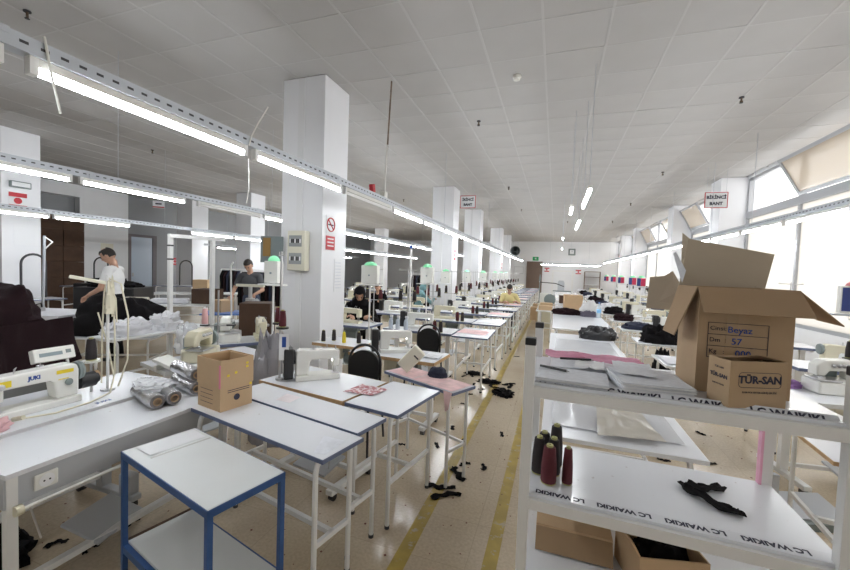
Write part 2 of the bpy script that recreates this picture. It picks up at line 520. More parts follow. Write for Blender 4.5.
# window wall
wr = MB().bx(XR, XR + .33, YF, YB, 0, 0.86).bx(XR, XR + .33, YF, YB, CZ - 0.04, CZ + .1)
struct('wall_right', wr, M_wall)
edges = [YF] + [v for a in RCOLY for v in a] + [YB]
bays = [(edges[i], edges[i + 1]) for i in range(0, len(edges), 2)]
M_clear = plastic_film_mat('clear_glass', (0.9, 0.9, 0.9), 0.06)
nw = 0
for bi, (a, b) in enumerate(bays):
    n = 3 if b - a > 5 else 2
    nw += 1
    w = MB()
    wx0, wx1 = XR + 0.02, XR + 0.10
    w.bx(wx0, wx1, a, b, 0.86, 0.92).bx(wx0 - .015, wx1, a, b, 3.05, 3.2).bx(wx0, wx1, a, b, CZ - .1, CZ - 0.04)
    win = struct('window_%d' % nw, w, M_alu)
    for k in range(n + 1):
        y = a + (b - a) * k / n
        if k == 1 and bi == 1: y = 6.70
        if k == 2 and bi == 1: y = 8.62
        y = min(max(y, a + .03), b - .03)
        MB().bx(wx0 - .01, wx1, y - .03, y + .03, 0.9, CZ - .05).build('mullion', M_alu, win)
    ks = [a + (b - a) * k / n for k in range(n + 1)]
    if bi == 1: ks = [a, 6.70, 8.62, b]
    for k in range(n):
        y0, y1 = ks[k] + .03, ks[k + 1] - .03
        MB().bx(XR + .05, XR + .056, y0, y1, 0.92, 3.05).build('frosted_pane', M_frost, win)
        hopper = (bi == 1 and k == 1) or (bi == 2 and k == 1) or (bi == 3 and k in (0, 2)) or (bi == 4 and k == 0) or (bi == 0 and k == 1)
        if hopper:
            # bottom-hung sash tipped into the room
            ang = -0.50
            s = MB()
            H = 0.72
            L = y1 - y0
            s.box((0, 0, 0.03), (.045, L, .06)).box((0, 0, H - .03), (.045, L, .06))
            s.box((0, -L / 2 + .03, H / 2), (.045, .06, H - .12)).box((0, L / 2 - .03, H / 2), (.045, .06, H - .12))
            so = s.build('hopper_sash', M_alu, win)
            so.location = (XR - 0.0, (y0 + y1) / 2, 3.21)
            so.rotation_euler = (0, ang, 0)
            p = MB().box((0, 0, H / 2), (.006, L - .12, H - .12)).build('sash_pane', M_glass, so)
            MB().cyl((-.005, -L * .3, .02), (-.005, L * .3, .02), .008, seg=6).build('sash_stay', M_tray, so)
        else:
            MB().bx(XR + .05, XR + .056, y0, y1, 3.2, CZ - .1).build('clear_pane', M_clear, win)
# doors
d1 = struct('door_1', MB().bx(XL + .02, XL + .07, 9.86, 10.66, 0.0, 2.5), mat('pale_blue_door', (0.52, 0.60, 0.70), 0.3))
fr = MB().bx(XL, XL + .1, 9.7, 9.86, 0, 2.6).bx(XL, XL + .1, 10.66, 10.82, 0, 2.6).bx(XL, XL + .1, 9.86, 10.66, 2.5, 2.6)
fr.build('door_frame', mat('grey_brown_frame', (0.16, 0.14, 0.15), 0.5), d1)
MB().bx(XL + .07, XL + .1, 9.9, 9.95, 1.0, 1.14).build('door_handle', M_steel, d1)
d2 = struct('door_2', MB().bx(-1.98, -1.02, YB - .06, YB - .01, 0, 2.45, bevel=.004), M_door)
MB().bx(-2.06, -1.98, YB - .09, YB, 0, 2.53).bx(-1.02, -.94, YB - .09, YB, 0, 2.53).bx(-1.98, -1.02, YB - .09, YB, 2.45, 2.53).build('door_frame', M_door, d2)
MB().bx(-1.12, -1.07, YB - .11, YB - .06, 1.0, 1.12).build('door_handle', M_steel, d2)
struct('baseboard_back', MB().bx(-.94, 3.5, YB - .015, YB, 0, .1), M_wallgrey)
# ================================================================== light rows
def make_tube(on=True):
    t = thing('tube_light', 'x', 'light')
    MB().bx(-.018, .018, -.595, .595, .018, .055).build('housing', M_machw, t)
    MB().cyl((0, -.575, 0), (0, .575, 0), .0165, seg=12).build('tube', M_tube if on else M_tubeoff, t, smooth=True)
    for s in (-1, 1):
        MB().bx(-.02, .02, s * .575, s * .605, -.02, .056).build('end_cap', M_tubeoff, t)
    return t
tube_on = make_tube(True)
tube_off = make_tube(False)
_used = {}
def place(proto, key, loc, rz, label, group):
    if key not in _used:
        _used[key] = 1
        o = proto
        o.location = loc; o.rotation_euler = (0, 0, rz); o['label'] = label; o['group'] = group
        return o
    return dup(proto, loc, rz, label, group)
def tray(xc, z, y0, y1, label, slots_to=None):
    """perforated galvanised channel along y, z = its underside"""
    t = thing('cable_tray', label, 'cable tray', (xc, 0, z))
    y = y0
    seg = MB()
    while y < y1 - .01:
        ye = min(y + 2.5, y1)
        s = MB()
        s.bx(-.034, .034, y, ye - .006, 0, .004)
        s.bx(-.034, -.030, y, ye - .006, 0.004, .068).bx(.030, .034, y, ye - .006, 0.004, .068)
        o = s.build('channel', M_tray, t)
        sl = MB()
        yy = y + .06
        step = .07
        while yy < ye - .06:
            sl.bx(.0338, .0352, yy, yy + .03, .03, .042)
            sl.bx(-.0352, -.0338, yy, yy + .03, .03, .042)
            yy += step
        sl.build('slots', M_dark, o)['kind'] = 'stuff'
        MB().bx(-.037, .037, ye - .07, ye + .03, .045, .072).build('joint_plate', M_tray, o) if ye < y1 else None
        y = ye
    return t
ZT = 2.45
AISLE = 'white tube light on the cable tray over the aisle machines'
tray(-2.18, ZT + .056, -1.6, 26.6, 'long perforated steel cable tray over the aisle-side sewing tables')
y = .985
k = 0
while y < 26.0:
    off = k in (2,)
    lab = 'unlit tube light beside the red box on the aisle tray' if off else 'lit white tube light, %s on the aisle tray counting from the blue cart' % ORD[k + 1]
    place(tube_off if off else tube_on, 'off' if off else 'on', (-2.18, y + .62 - .0, ZT), 0, lab, 'tube lights on the aisle tray')
    y += 1.285; k += 1
dup(tube_on, (-2.18, .315, ZT), 0, 'lit white tube light, first on the aisle tray counting from the blue cart', 'tube lights on the aisle tray')
tray(-4.82, ZT + .056, 0.2, 20.5, 'perforated steel cable tray with tubes between the column rows')
y = 1.33
k = 0
while y < 20.0:
    dup(tube_off if k == 2 else tube_on, (-4.82, y + .62, ZT), 0,
        'unlit tube light on the tray between the column rows' if k == 2 else 'lit white tube light, %s on the tray between the column rows' % ORD[k], 'tube lights on the middle tray')
    y += 1.28 + (.12 if k == 1 else 0); k += 1
tray(-8.0, 2.30 + .056, 1.4, 22.0, 'perforated steel cable tray beyond the men near the left columns')
y = 1.45
k = 0
while y < 20.6:
    if k != 3:
        dup(tube_on, (-8.0, y + .62, 2.30), 0, 'lit white tube light, %s on the tray by the left columns' % ORD[k], 'tube lights on the left tray')
    y += 1.26; k += 1
tray(-12.2, 2.2 + .056, 10.5, 22.0, 'cable tray deep in the hall beyond the left columns')
y = 11
while y < 20.5:
    dup(tube_on, (-12.2, y + .62, 2.2), 0, 'lit white tube light on the deepest tray of the hall', 'tube lights on the deep tray')
    y += 1.26
tray(2.95, ZT + .056, 2.6, 26.6, 'perforated steel cable tray running along the window side')
y = 2.7
k = 0
while y < 26.0:
    dup(tube_on, (2.95, y + .62, ZT), 0, 'lit white tube light, %s on the tray along the windows from the rack' % ORD[k], 'tube lights on the window-side tray')
    y += 1.29; k += 1
# cross tray at the far end
ct = thing('cable_tray', 'short perforated steel cable tray crossing in front of the back wall', 'cable tray', (0.70, 26.5, 2.24 + .056))
MB().bx(-1.72, 2.1, -.034, .034, 0, .004).bx(-1.72, 2.1, -.034, -.03, .004, .068).bx(-1.72, 2.1, .03, .034, .004, .068).build('channel', M_tray, ct)
for i in range(3):
    dup(tube_on, (-.36 + i * 1.22, 26.5, 2.24), PI / 2, 'lit white tube light on the cross tray near the back wall', 'tube lights on the cross tray')
# hanger rods of the trays
def hanger(x, y, z0, label, grp):
    tag(MB().cyl((0, 0, z0), (0, 0, CZ), .004, seg=5).build('hanger_rod', M_tray, loc=(x, y, 0)), label, 'hanger rod', grp)
for y in (7.4, 10.0, 12.6, 15.2, 17.8, 20.4, 23.0):
    hanger(-2.18, y, ZT + .059, 'thin steel rod hanging the aisle tray from the ceiling', 'hanger rods of the aisle tray')
for y in (3.0, 5.5, 8.2, 10.8, 13.5, 16.2):
    hanger(-4.82, y, ZT + .059, 'thin steel rod hanging the middle tray from the ceiling', 'hanger rods of the middle tray')
for y in (5.0, 7.5, 9.2, 12.0, 14.5, 17.0, 19.5, 22.0, 24.5):
    hanger(2.95, y, ZT + .059, 'thin steel rod hanging the window-side tray from the ceiling', 'hanger rods of the window tray')
for y in (2.4, 5.9, 9.0, 12.5, 16.0, 19.5):
    hanger(-8.0, y, 2.36, 'thin steel rod hanging the left tray from the ceiling', 'hanger rods of the left tray')
for y in (11.5, 14.5, 18.0, 21.5):
    hanger(-12.2, y, 2.26, 'thin steel rod hanging the deep tray from the ceiling', 'hanger rods of the deep tray')
for x in (-.4, .9, 2.0):
    hanger(x, 26.5, 2.30, 'thin steel rod hanging the cross tray from the ceiling', 'hanger rods of the cross tray')
# main cable drop with white tape
cd = thing('cable_drop', 'rusty conduit wrapped in white tape dropping to the aisle tray', 'cable', (-2.1, 4.45, 0))
MB().cyl((0, 0, 3.2), (0.03, 0.0, CZ), .011, seg=8).build('conduit', mat('rusty_steel', (0.26, 0.19, 0.14), .7, var=.3, vscale=20), cd)
MB().tube([(0, 0, 3.22), (-.012, 0, 3.0), (-.018, 0, 2.8), (-.03, .02, 2.62), (-.05, .05, 2.58)], .012).build('tape', M_machw, cd, smooth=True)
rb = thing('junction_box', 'small red socket box standing on the aisle cable tray', 'socket box', (-2.18, 4.22, ZT + .125))
MB().box((0, 0, .05), (.055, .07, .10), rx=.25, bevel=.008).build('body', M_red, rb)
wb = thing('socket_box', 'white socket box on the aisle tray beside the cable drop', 'socket box', (-2.18, 4.55, ZT + .125))
MB().box((0, 0, .04), (.06, .12, .08), bevel=.008).build('body', M_machw, wb)
# cable ties
def tie(pts, label):
    tag(MB().tube(pts, .006, seg=6).build('cable_tie', M_machw, smooth=True), label, 'cable tie', 'white cable ties on the aisle tray')
tie([(-2.142, 1.04, 2.60), (-2.138, 1.045, 2.56), (-2.142, 1.06, 2.47), (-2.13, 1.09, 2.29)], 'white cable tie hanging down from the aisle tray')
tie([(-2.142, 2.20, 2.50), (-2.140, 2.22, 2.575), (-2.13, 2.28, 2.70), (-2.12, 2.36, 2.84)], 'white cable tie sticking up from the aisle tray')
tag(MB().tube([(-2.18, 2.235, 2.42), (-2.175, 2.24, 2.30), (-2.185, 2.25, 2.20), (-2.205, 2.25, 2.10)], .004, seg=6).build('pull_cord', M_machw, smooth=True), 'thin white cord hanging below the aisle tray', 'cord')
# ceiling lamps over the aisle
def lamp(x, y, z, lab, L=1.2):
    t = thing('pendant_light', lab, 'light', (x, y, z), 0, 'tube pendants above the benches')
    MB().bx(-.022, .022, -L / 2, L / 2, .018, .055).build('housing', M_machw, t)
    MB().cyl((0, -L / 2 + .02, 0), (0, L / 2 - .02, 0), .0165, seg=10).build('tube', M_tube, t, smooth=True)
    for s in (-L * .4, L * .4):
        MB().cyl((0, s, .055), (0, s, CZ - z), .003, seg=5).build('wire', M_tray, t)
lamp(.32, 5.16, 2.59, 'lit pendant tube hanging above the bench with the black bag')
lamp(.35, 7.65, 2.57, 'lit pendant tube hanging above the bench with the water bottle')
lamp(.18, 6.15, 2.60, 'short lit pendant tube between the two bench pendants', .56)
lamp(.17, 12.6, 2.75, 'small lit pendant far above the centre benches', .5)
lamp(.22, 17.5, 2.75, 'smallest lit pendant before the clock wall', .5)
# smoke detectors and sprinklers
sd = thing('smoke_detector', 'round white smoke detector on a ceiling tile', 'smoke detector', (-.547, 4.72, CZ))
MB().lathe([(.05, 0), (.052, -.02), (.04, -.03), (.038, -.05), (.022, -.058)], seg=18).build('body', M_machw, sd, smooth=True)
def sprinkler(x, y):
    t = thing('sprinkler', 'brass and dark sprinkler head under the ceiling', 'sprinkler', (x, y, CZ), 0, 'ceiling sprinklers')
    MB().cyl((0, 0, -.012), (0, 0, 0), .03, seg=12).build('escutcheon', M_dark, t)
    MB().cyl((0, 0, -.05), (0, 0, -.01), .011, seg=8).bx(-.018, .018, -.003, .003, -.07, -.045).build('body', mat('bronze', (.17, .12, .08), .4, metal=.7), t)
    MB().cyl((0, 0, -.075), (0, 0, -.07), .02, seg=10).build('deflector', M_dark, t)
for x, y in [(-1.25, 5.96), (2.16, 6.0), (-4.94, 2.27), (2.16, 9.78), (2.18, 13.7), (-1.33, 10.7), (-8.3, 5.84), (-1.3, 14.5), (2.2, 18), (-5.4, 7.2), (.4, 18.0), (-5.0, 12.0)]:
    sprinkler(x, y)
# hanging band signs
def band_sign(loc, l1, l2, lab):
    t = thing('hanging_sign', lab, 'sign', loc)
    MB().bx(-.205, .205, -.006, .006, -.165, .165).build('border', M_red, t)
    MB().bx(-.19, .19, -.0075, .0075, -.15, .15).build('board', M_paper, t)
    text(l1, .088, M_ink, t, (0, -.009, .055), (PI / 2, 0, 0), bold=.004)
    text(l2, .088, M_ink, t, (0, -.009, -.075), (PI / 2, 0, 0), bold=.004)
    for s in (-.17, .17):
        MB().cyl((s, 0, .165), (s, 0, CZ - loc[2]), .003, seg=5).build('wire', M_tray, t)
band_sign((3.1, 9.5, 3.31), 'BİRİNCİ', 'BANT', 'white hanging sign with red border reading BİRİNCİ BANT')
band_sign((-2.28, 9.9, 3.48), 'İKİNCİ', 'BANT', 'white hanging sign with red border reading İKİNCİ BANT')
# ================================================================== reusable builders
def side_table(L, W, H=.75, top=M_lam, low=True, edge=M_edge, name='side_table', label='x', cat='table', loc=(0, 0, 0), rz=0, group=None, cross=False):
    """laminate board on two bent-tube frames; L along x, W along y"""
    t = thing(name, label, cat, loc, rz, group)
    MB().bx(-L / 2 + .004, L / 2 - .004, -W / 2 + .004, W / 2 - .004, H - .022, H, bevel=.0015).build('tabletop', top, t)
    e = MB()
    e.bx(-L / 2, L / 2, -W / 2, -W / 2 + .004, H - .022, H - .001).bx(-L / 2, L / 2, W / 2 - .004, W / 2, H - .022, H - .001)
    e.bx(-L / 2, -L / 2 + .004, -W / 2 + .004, W / 2 - .004, H - .022, H - .001).bx(L / 2 - .004, L / 2, -W / 2 + .004, W / 2 - .004, H - .022, H - .001)
    e.build('edge_band', edge, t)
    for sx in (-1, 1):
        for sy in (-1, 1):
            x, y = sx * (L / 2 - .07), sy * (W / 2 - .025)
            zt = H - .036
            l = MB().tube([(x, y, .012), (x, y, zt - .06), (x, y - sy * .008, zt - .025), (x, y - sy * .03, zt - .006), (x, y - sy * .055, zt)], .0135, seg=8).build('leg', M_white, t, smooth=True)
            MB().cyl((x, y, 0), (x, y, .02), .016, seg=8).build('foot_cap', M_dark, l)
        x = sx * (L / 2 - .07)
        MB().bx(x - .012, x + .012, -W / 2 + .075, W / 2 - .075, H - .048, H - .023).build('top_rail', M_white, t)
        if low:
            MB().bx(x - .011, x + .011, -W / 2 + .035, W / 2 - .035, .28, .305).build('stretcher', M_white, t)
    if low:
        MB().bx(-L / 2 + .07, L / 2 - .07, -.012, .012, .28, .305).build('long_stretcher', M_white, t)
    return t

def sewing_table(L=1.06, W=.54, H=.75, edge=M_wood, label='x', loc=(0, 0, 0), rz=0, group=None, name='sewing_table', motor=True):
    """machine stand: board, apron box, two T-shaped steel legs, pedal, clutch motor"""
    t = thing(name, label, 'sewing table', loc, rz, group)
    MB().bx(-L / 2 + .004, L / 2 - .004, -W / 2 + .004, W / 2 - .004, H - .034, H, bevel=.002).build('tabletop', M_lam, t)
    e = MB()
    e.bx(-L / 2, L / 2, -W / 2, -W / 2 + .004, H - .034, H - .001).bx(-L / 2, L / 2, W / 2 - .004, W / 2, H - .034, H - .001)
    e.bx(-L / 2, -L / 2 + .004, -W / 2 + .004, W / 2 - .004, H - .034, H - .001).bx(L / 2 - .004, L / 2, -W / 2 + .004, W / 2 - .004, H - .034, H - .001)
    e.build('edge_band', edge, t)
    for s in (-1, 1):
        x = s * (L / 2 - .12)
        m = MB().bx(x - .03, x + .03, -.022, .022, .08, H - .05).bx(x - .02, x + .02, -W / 2 + .05, W / 2 - .05, H - .06, H - .035)
        m.bx(x - .03, x + .03, -W / 2 + .02, W / 2 - .02, .05, .09, bevel=.006)
        l = m.build('leg', M_white, t)
        for sy in (-1, 1):
            MB().cyl((x - .018, sy * (W / 2 - .06), .026), (x + .018, sy * (W / 2 - .06), .026), .026, seg=12).build('caster', M_black, l)
    MB().bx(-L / 2 + .15, L / 2 - .15, -.014, .014, .12, .15).build('stretcher', M_white, t)
    MB().box((.02, -.05, .14), (.32, .24, .02), rx=.2, bevel=.004).build('pedal', M_apron, t)
    MB().cyl((.16, -.10, .14), (.16, -.03, H - .2), .005, seg=6).build('pedal_rod', M_steel, t)
    if motor:
        mo = MB().cyl((.02, .02, .56), (.22, .02, .56), .085, seg=16).bx(.0, .24, -.05, .09, .63, H - .036).build('motor', M_machg, t, smooth=True)
        MB().bx(-.16, -.01, -.05, .10, .54, H - .036, bevel=.006).build('control_box', M_panel, t)
    return t

def sewing_machine(body=M_machw, motor=M_black, label='x', loc=(0, 0, 0), rz=0, group=None, boxy=False, lit=True, brand=None):
    """lockstitch machine: arm along +x, needle head at -x, operator on the -y side; bed on z=0"""
    t = thing('sewing_machine', label, 'sewing machine', loc, rz, group)
    t.scale = (.84, .84, .88)
    MB().bx(-.24, .24, -.085, .09, 0, .045, bevel=.008).build('bed', body, t)
    a = MB()
    a.prism([(-.235, .185), (-.20, .178), (.07, .178), (.09, .16), (.105, .045), (.235, .045), (.238, .22), (.225, .262), (.19, .272), (-.19, .262), (-.228, .25)], 'y', -.055, .06)
    ao = a.build('arm', body, t)
    bv = ao.modifiers.new('bevel', 'BEVEL'); bv.width = .014; bv.segments = 3; bv.limit_method = 'ANGLE'; bv.angle_limit = .8
    MB().bx(-.245, -.165, -.05, .05, .105, .255, bevel=.014).build('face_plate', body, t)
    MB().cyl((-.205, 0, .05), (-.205, 0, .11), .005, seg=8).cyl((-.205, 0, .25), (-.205, 0, .285), .007, seg=8).build('needle_bar', M_steel, t)
    MB().box((-.205, -.012, .052), (.03, .045, .008)).cyl((-.185, .01, .05), (-.185, .01, .12), .005, seg=6).build('presser_foot', M_steel, t)
    MB().bx(-.24, -.16, -.05, .05, .045, .0475).build('needle_plate', M_steel, t)
    wheel = MB().lathe([(.02, 0), (.062, .004), (.068, .02), (.062, .036), (.02, .04)], c=(.238, 0, .205), seg=18, m=Matrix.Rotation(PI / 2, 4, 'Y'))
    wheel.build('handwheel', M_machg if motor is not M_black else M_black, t, smooth=True)
    if motor is M_black:
        MB().bx(.262, .365, -.07, .075, .02, .29, bevel=.015).build('drive_motor', M_black, t)
        MB().bx(.36, .3665, -.03, .03, .07, .15).build('rating_plate', M_paper, t)
    MB().lathe([(.012, 0), (.02, .008), (.02, .02), (.008, .03)], c=(-.19, -.055, .205), seg=12, m=Matrix.Rotation(PI / 2, 4, 'X')).build('tension_dial', M_steel, t, smooth=True)
    MB().lathe([(.022, 0), (.024, .01), (.012, .016)], c=(.17, -.055, .15), seg=14, m=Matrix.Rotation(PI / 2, 4, 'X')).build('stitch_dial', M_machg, t, smooth=True)
    MB().tube([(-.12, -.045, .27), (-.12, -.05, .30), (-.10, -.03, .305), (-.10, .0, .27)], .003, seg=5).build('thread_guide', M_steel, t)
    MB().cyl((.05, .03, .262), (.05, .03, .31), .004, seg=6).cyl((.05, .03, .275), (.05, .03, .28), .02, seg=10).build('bobbin_pin', M_steel, t)
    if lit:
        MB().sph((-.17, .02, .165), .012, 8, 6).build('needle_lamp', mat('small_led', (1, .97, .9), .3, emit=14.0), t)
    if brand:
        text(brand, .034, M_inkblue, t, (-.02, -.0565, .222), (PI / 2, 0, 0), bold=.002)
    return t

def overlock(body=M_machw, label='x', loc=(0, 0, 0), rz=0, group=None):
    """serger: rounded squat body, cloth plate, head arm, thread tension posts, flywheel"""
    t = thing('overlock_machine', label, 'sewing machine', loc, rz, group)
    MB().prism([(-.16, -.12), (.05, -.13), (.16, -.10), (.17, .10), (-.10, .12), (-.17, .06)], 'z', 0, .11).build('base', body, t)
    b = t.children[0].modifiers.new('bevel', 'BEVEL'); b.width = .018; b.segments = 3; b.limit_method = 'ANGLE'
    MB().box((-.09, -.05, .118), (.17, .16, .012), bevel=.004).build('cloth_plate', M_steel, t)
    a = MB().prism([(-.11, .13), (-.05, .13), (-.02, .175), (.12, .18), (.12, .11), (.17, .11), (.18, .24), (.14, .275), (-.06, .265), (-.11, .22)], 'y', -.02, .085).build('arm', body, t)
    bv = a.modifiers.new('bevel', 'BEVEL'); bv.width = .012; bv.segments = 2; bv.limit_method = 'ANGLE'; bv.angle_limit = .8
    MB().cyl((-.085, .01, .115), (-.085, .01, .14), .006, seg=6).box((-.085, -.02, .128), (.02, .07, .008)).build('presser_foot', M_steel, t)
    for i in range(4):
        MB().lathe([(.006, 0), (.016, .004), (.016, .014), (.005, .03)], c=(.0 + i * .035, -.022, .225), seg=10, m=Matrix.Rotation(PI / 2, 4, 'X')).build('tension_dial', M_steel, t, smooth=True)
    MB().lathe([(.02, 0), (.07, .004), (.075, .02), (.07, .036), (.02, .05)], c=(.178, .02, .17), seg=18, m=Matrix.Rotation(PI / 2, 4, 'Y')).build('handwheel', M_machg, t, smooth=True)
    MB().bx(-.02, .12, .09, .15, .05, .2, bevel=.01).build('motor_box', M_machg, t)
    return t

def thread_cone(m, label, loc, group, h=.17, r=.032, tilt=0, top=M_conetop):
    t = thing('thread_cone', label, 'thread cone', loc, random.uniform(0, 6), group)
    MB().lathe([(r * .92, .006), (r, .012), (r * .95, h * .5), (r * .74, h * .92), (r * .70, h * .94), (r * .35, h * .945)], seg=16).build('thread', m, t, smooth=True)
    MB().lathe([(r * .6, 0), (r * .95, .002), (r * .95, .007), (r * .5, .008)], seg=14).build('base_rim', top, t)
    MB().lathe([(r * .42, h * .93), (r * .42, h), (r * .18, h), (r * .18, h * .95)], seg=12).build('core', top, t)
    return t

def thread_stand(label, loc, rz=0, group=None, h=.9, arms=2):
    """steel pole with cone plate and eyelet arms; base on z=0"""
    t = thing('thread_stand', label, 'thread stand', loc, rz, group)
    MB().cyl((0, 0, 0), (0, 0, h), .0085, seg=8).build('pole', M_steel, t)
    MB().cyl((0, 0, 0), (0, 0, .015), .03, seg=10).build('base', M_steel, t)
    for k in range(arms):
        z = h * .42 if k == 0 else h * .97
        MB().cyl((-.15, 0, z), (.15, 0, z), .006, seg=6).build('arm', M_steel, t)
        if k == 0:
            for s in (-1, 1):
                MB().cyl((s * .12, 0, z), (s * .12, 0, z + .012), .045, seg=14).build('cone_holder', M_black, t)
        else:
            for s in (-1, 1):
                MB().tube(arc((s * .14, 0, z + .015), .015, -PI / 2, 1.3 * PI, 8), .002, seg=5).build('eyelet', M_steel, t)
    return t

def andon(label, loc, rz=0, group=None, face=M_paper, dome=M_green, h=.62, w=.19, hh=.25, redblue=False):
    """production call box on a pole, dome lamp on top, narrow shelf below"""
    t = thing('call_light_box', label, 'call light', loc, rz, group)
    MB().cyl((0, .0, 0), (0, .0, h + .02), .011, seg=8).build('pole', M_white, t)
    MB().bx(-w / 2, w / 2, -.045, .045, h, h + hh, bevel=.006).build('box', M_machw, t)
    if redblue:
        MB().bx(-w / 2 + .012, -.012, -.047, -.0455, h + .02, h + hh - .015).build('blue_field', mat('dark_blue_panel', (.03, .05, .20), .5), t)
        MB().bx(-.010, w / 2 - .012, -.047, -.0455, h + .02, h + hh - .015).build('red_field', mat('crimson_panel', (.55, .03, .09), .5), t)
    else:
        MB().bx(-.012, .012, -.047, -.0455, h + hh * .42, h + hh * .5).build('button', M_screen, t)
        MB().bx(-w / 2 - .012, -w / 2, -.02, .02, h + .04, h + .10).build('switch', M_machg, t)
    MB().lathe([(w * .36, 0), (w * .34, .02), (w * .24, .043), (w * .08, .055)], c=(0, 0, h + hh), seg=16).build('dome_lamp', dome, t, smooth=True)
    MB().bx(-w * .75, w * .75, -.09, .06, h - .022, h - .008, bevel=.003).build('shelf', M_tray if redblue else M_white, t)
    return t

def carton(name, label, loc, rz, L, W, H, group=None, m=M_cbrd, flaps=(0, 0, 0, 0), open_top=True, fl=None, t0=.006):
    """corrugated box; flaps = fold angles (front,back,left,right): 0 straight up, >0 outwards, None = no flap"""
    t = thing(name, label, 'box', loc, rz, group)
    b = MB()
    b.bx(-L / 2, L / 2, -W / 2, -W / 2 + t0, 0, H).bx(-L / 2, L / 2, W / 2 - t0, W / 2, 0, H)
    b.bx(-L / 2, -L / 2 + t0, -W / 2 + t0, W / 2 - t0, 0, H).bx(L / 2 - t0, L / 2, -W / 2 + t0, W / 2 - t0, 0, H)
    b.bx(-L / 2 + t0, L / 2 - t0, -W / 2 + t0, W / 2 - t0, 0, t0)
    if not open_top:
        b.bx(-L / 2 + t0, L / 2 - t0, -W / 2 + t0, W / 2 - t0, H - t0, H)
    b.build('body', m, t)
    fl = fl or W / 2
    if open_top:
        for i, a in enumerate(flaps):
            if a is None:
                continue
            if i < 2:
                s = -1 if i == 0 else 1
                o = MB().bx(-L / 2 + .004, L / 2 - .004, -t0 / 2, t0 / 2, 0, fl).build('flap', m, t)
                o.location = (0, s * (W / 2 - t0 / 2), H)
                o.rotation_euler = (-s * a, 0, 0)
            else:
                s = -1 if i == 2 else 1
                o = MB().bx(-t0 / 2, t0 / 2, -W / 2 + .006, W / 2 - .006, 0, fl).build('flap', m, t)
                o.location = (s * (L / 2 - t0 / 2), 0, H)
                o.rotation_euler = (0, s * a, 0)
    return t

def chair(label, loc, rz=0, group=None):
    """black stacking chair; front faces -y"""
    t = thing('chair', label, 'chair', loc, rz, group)
    MB().box((0, 0, .455), (.42, .42, .06), bevel=.025).build('seat', M_black, t)
    prof = [(-.135, .50), (.135, .50), (.152, .62), (.150, .70)] + [(.148 * math.cos(PI * k / 12), .72 + .125 * math.sin(PI * k / 12)) for k in range(1, 12)] + [(-.150, .70), (-.152, .62)]
    MB().prism(prof, 'y', .185, .225).build('backrest', mat('black_leatherette', (.012, .012, .013), .38), t)
    bb = t.children[-1].modifiers.new('bevel', 'BEVEL'); bb.width = .012; bb.segments = 2; bb.limit_method = 'ANGLE'
    MB().tube([(-.155, .215, .45), (-.162, .21, .66)] + [(.162 * math.cos(PI - PI * k / 14), .21, .72 + .175 * math.sin(PI * k / 14)) for k in range(15)] + [(.162, .21, .66), (.155, .215, .45)], .013, seg=8).build('back_frame', M_black, t, smooth=True)
    for s in (-1, 1):
        MB().tube([(s * .19, -.18, .43), (s * .205, -.21, 0)], .011).build('leg', M_black, t)
        MB().tube([(s * .19, .18, .43), (s * .205, .23, 0)], .011).build('leg', M_black, t)
    return t

def heap(name, label, cat, loc, s, m, seed=1, amp=.25, freq=2.5, group=None, rz=0, flat=.4, seg=36, ring=14, power=.6):
    o = MB().mound((0, 0, 0), s, seed, amp, freq, seg, ring, power, flat).build(name, m, smooth=True, loc=loc, rz=rz)
    return tag(o, label, cat, group)

def sheet(name, label, cat, pts, m, t=.0006, group=None, crumple=0.0, n=10, seed=0):
    """thin flat sheet from four corners (bilinear, optional ripple), pts counter-clockwise from above"""
    p = [Vector(q) for q in pts]
    b = MB()
    off = Vector((seed * 5.1, seed * 2.3, 0))
    g = []
    for i in range(n + 1):
        row = []
        for j in range(n + 1):
            u, v = i / n, j / n
            q = p[0] * (1 - u) * (1 - v) + p[1] * u * (1 - v) + p[2] * u * v + p[3] * (1 - u) * v
            q = q.copy()
            if crumple:
                q.z += crumple * (0.5 + 0.5 * noise.noise(Vector((u * 6, v * 6, 0)) + off))
            row.append((b.bm.verts.new(q), b.bm.verts.new(q + Vector((0, 0, t)))))
        g.append(row)
    F = b.bm.faces.new
    for i in range(n):
        for j in range(n):
            F((g[i][j][1], g[i + 1][j][1], g[i + 1][j + 1][1], g[i][j + 1][1]))
            F((g[i][j + 1][0], g[i + 1][j + 1][0], g[i + 1][j][0], g[i][j][0]))
    for k in range(n):
        F((g[k][0][0], g[k + 1][0][0], g[k + 1][0][1], g[k][0][1])); F((g[k + 1][n][0], g[k][n][0], g[k][n][1], g[k + 1][n][1]))
        F((g[0][k + 1][0], g[0][k][0], g[0][k][1], g[0][k + 1][1])); F((g[n][k][0], g[n][k + 1][0], g[n][k + 1][1], g[n][k][1]))
    o = b.build(name, m, smooth=bool(crumple))
    if label:
        tag(o, label, cat, group)
    return o

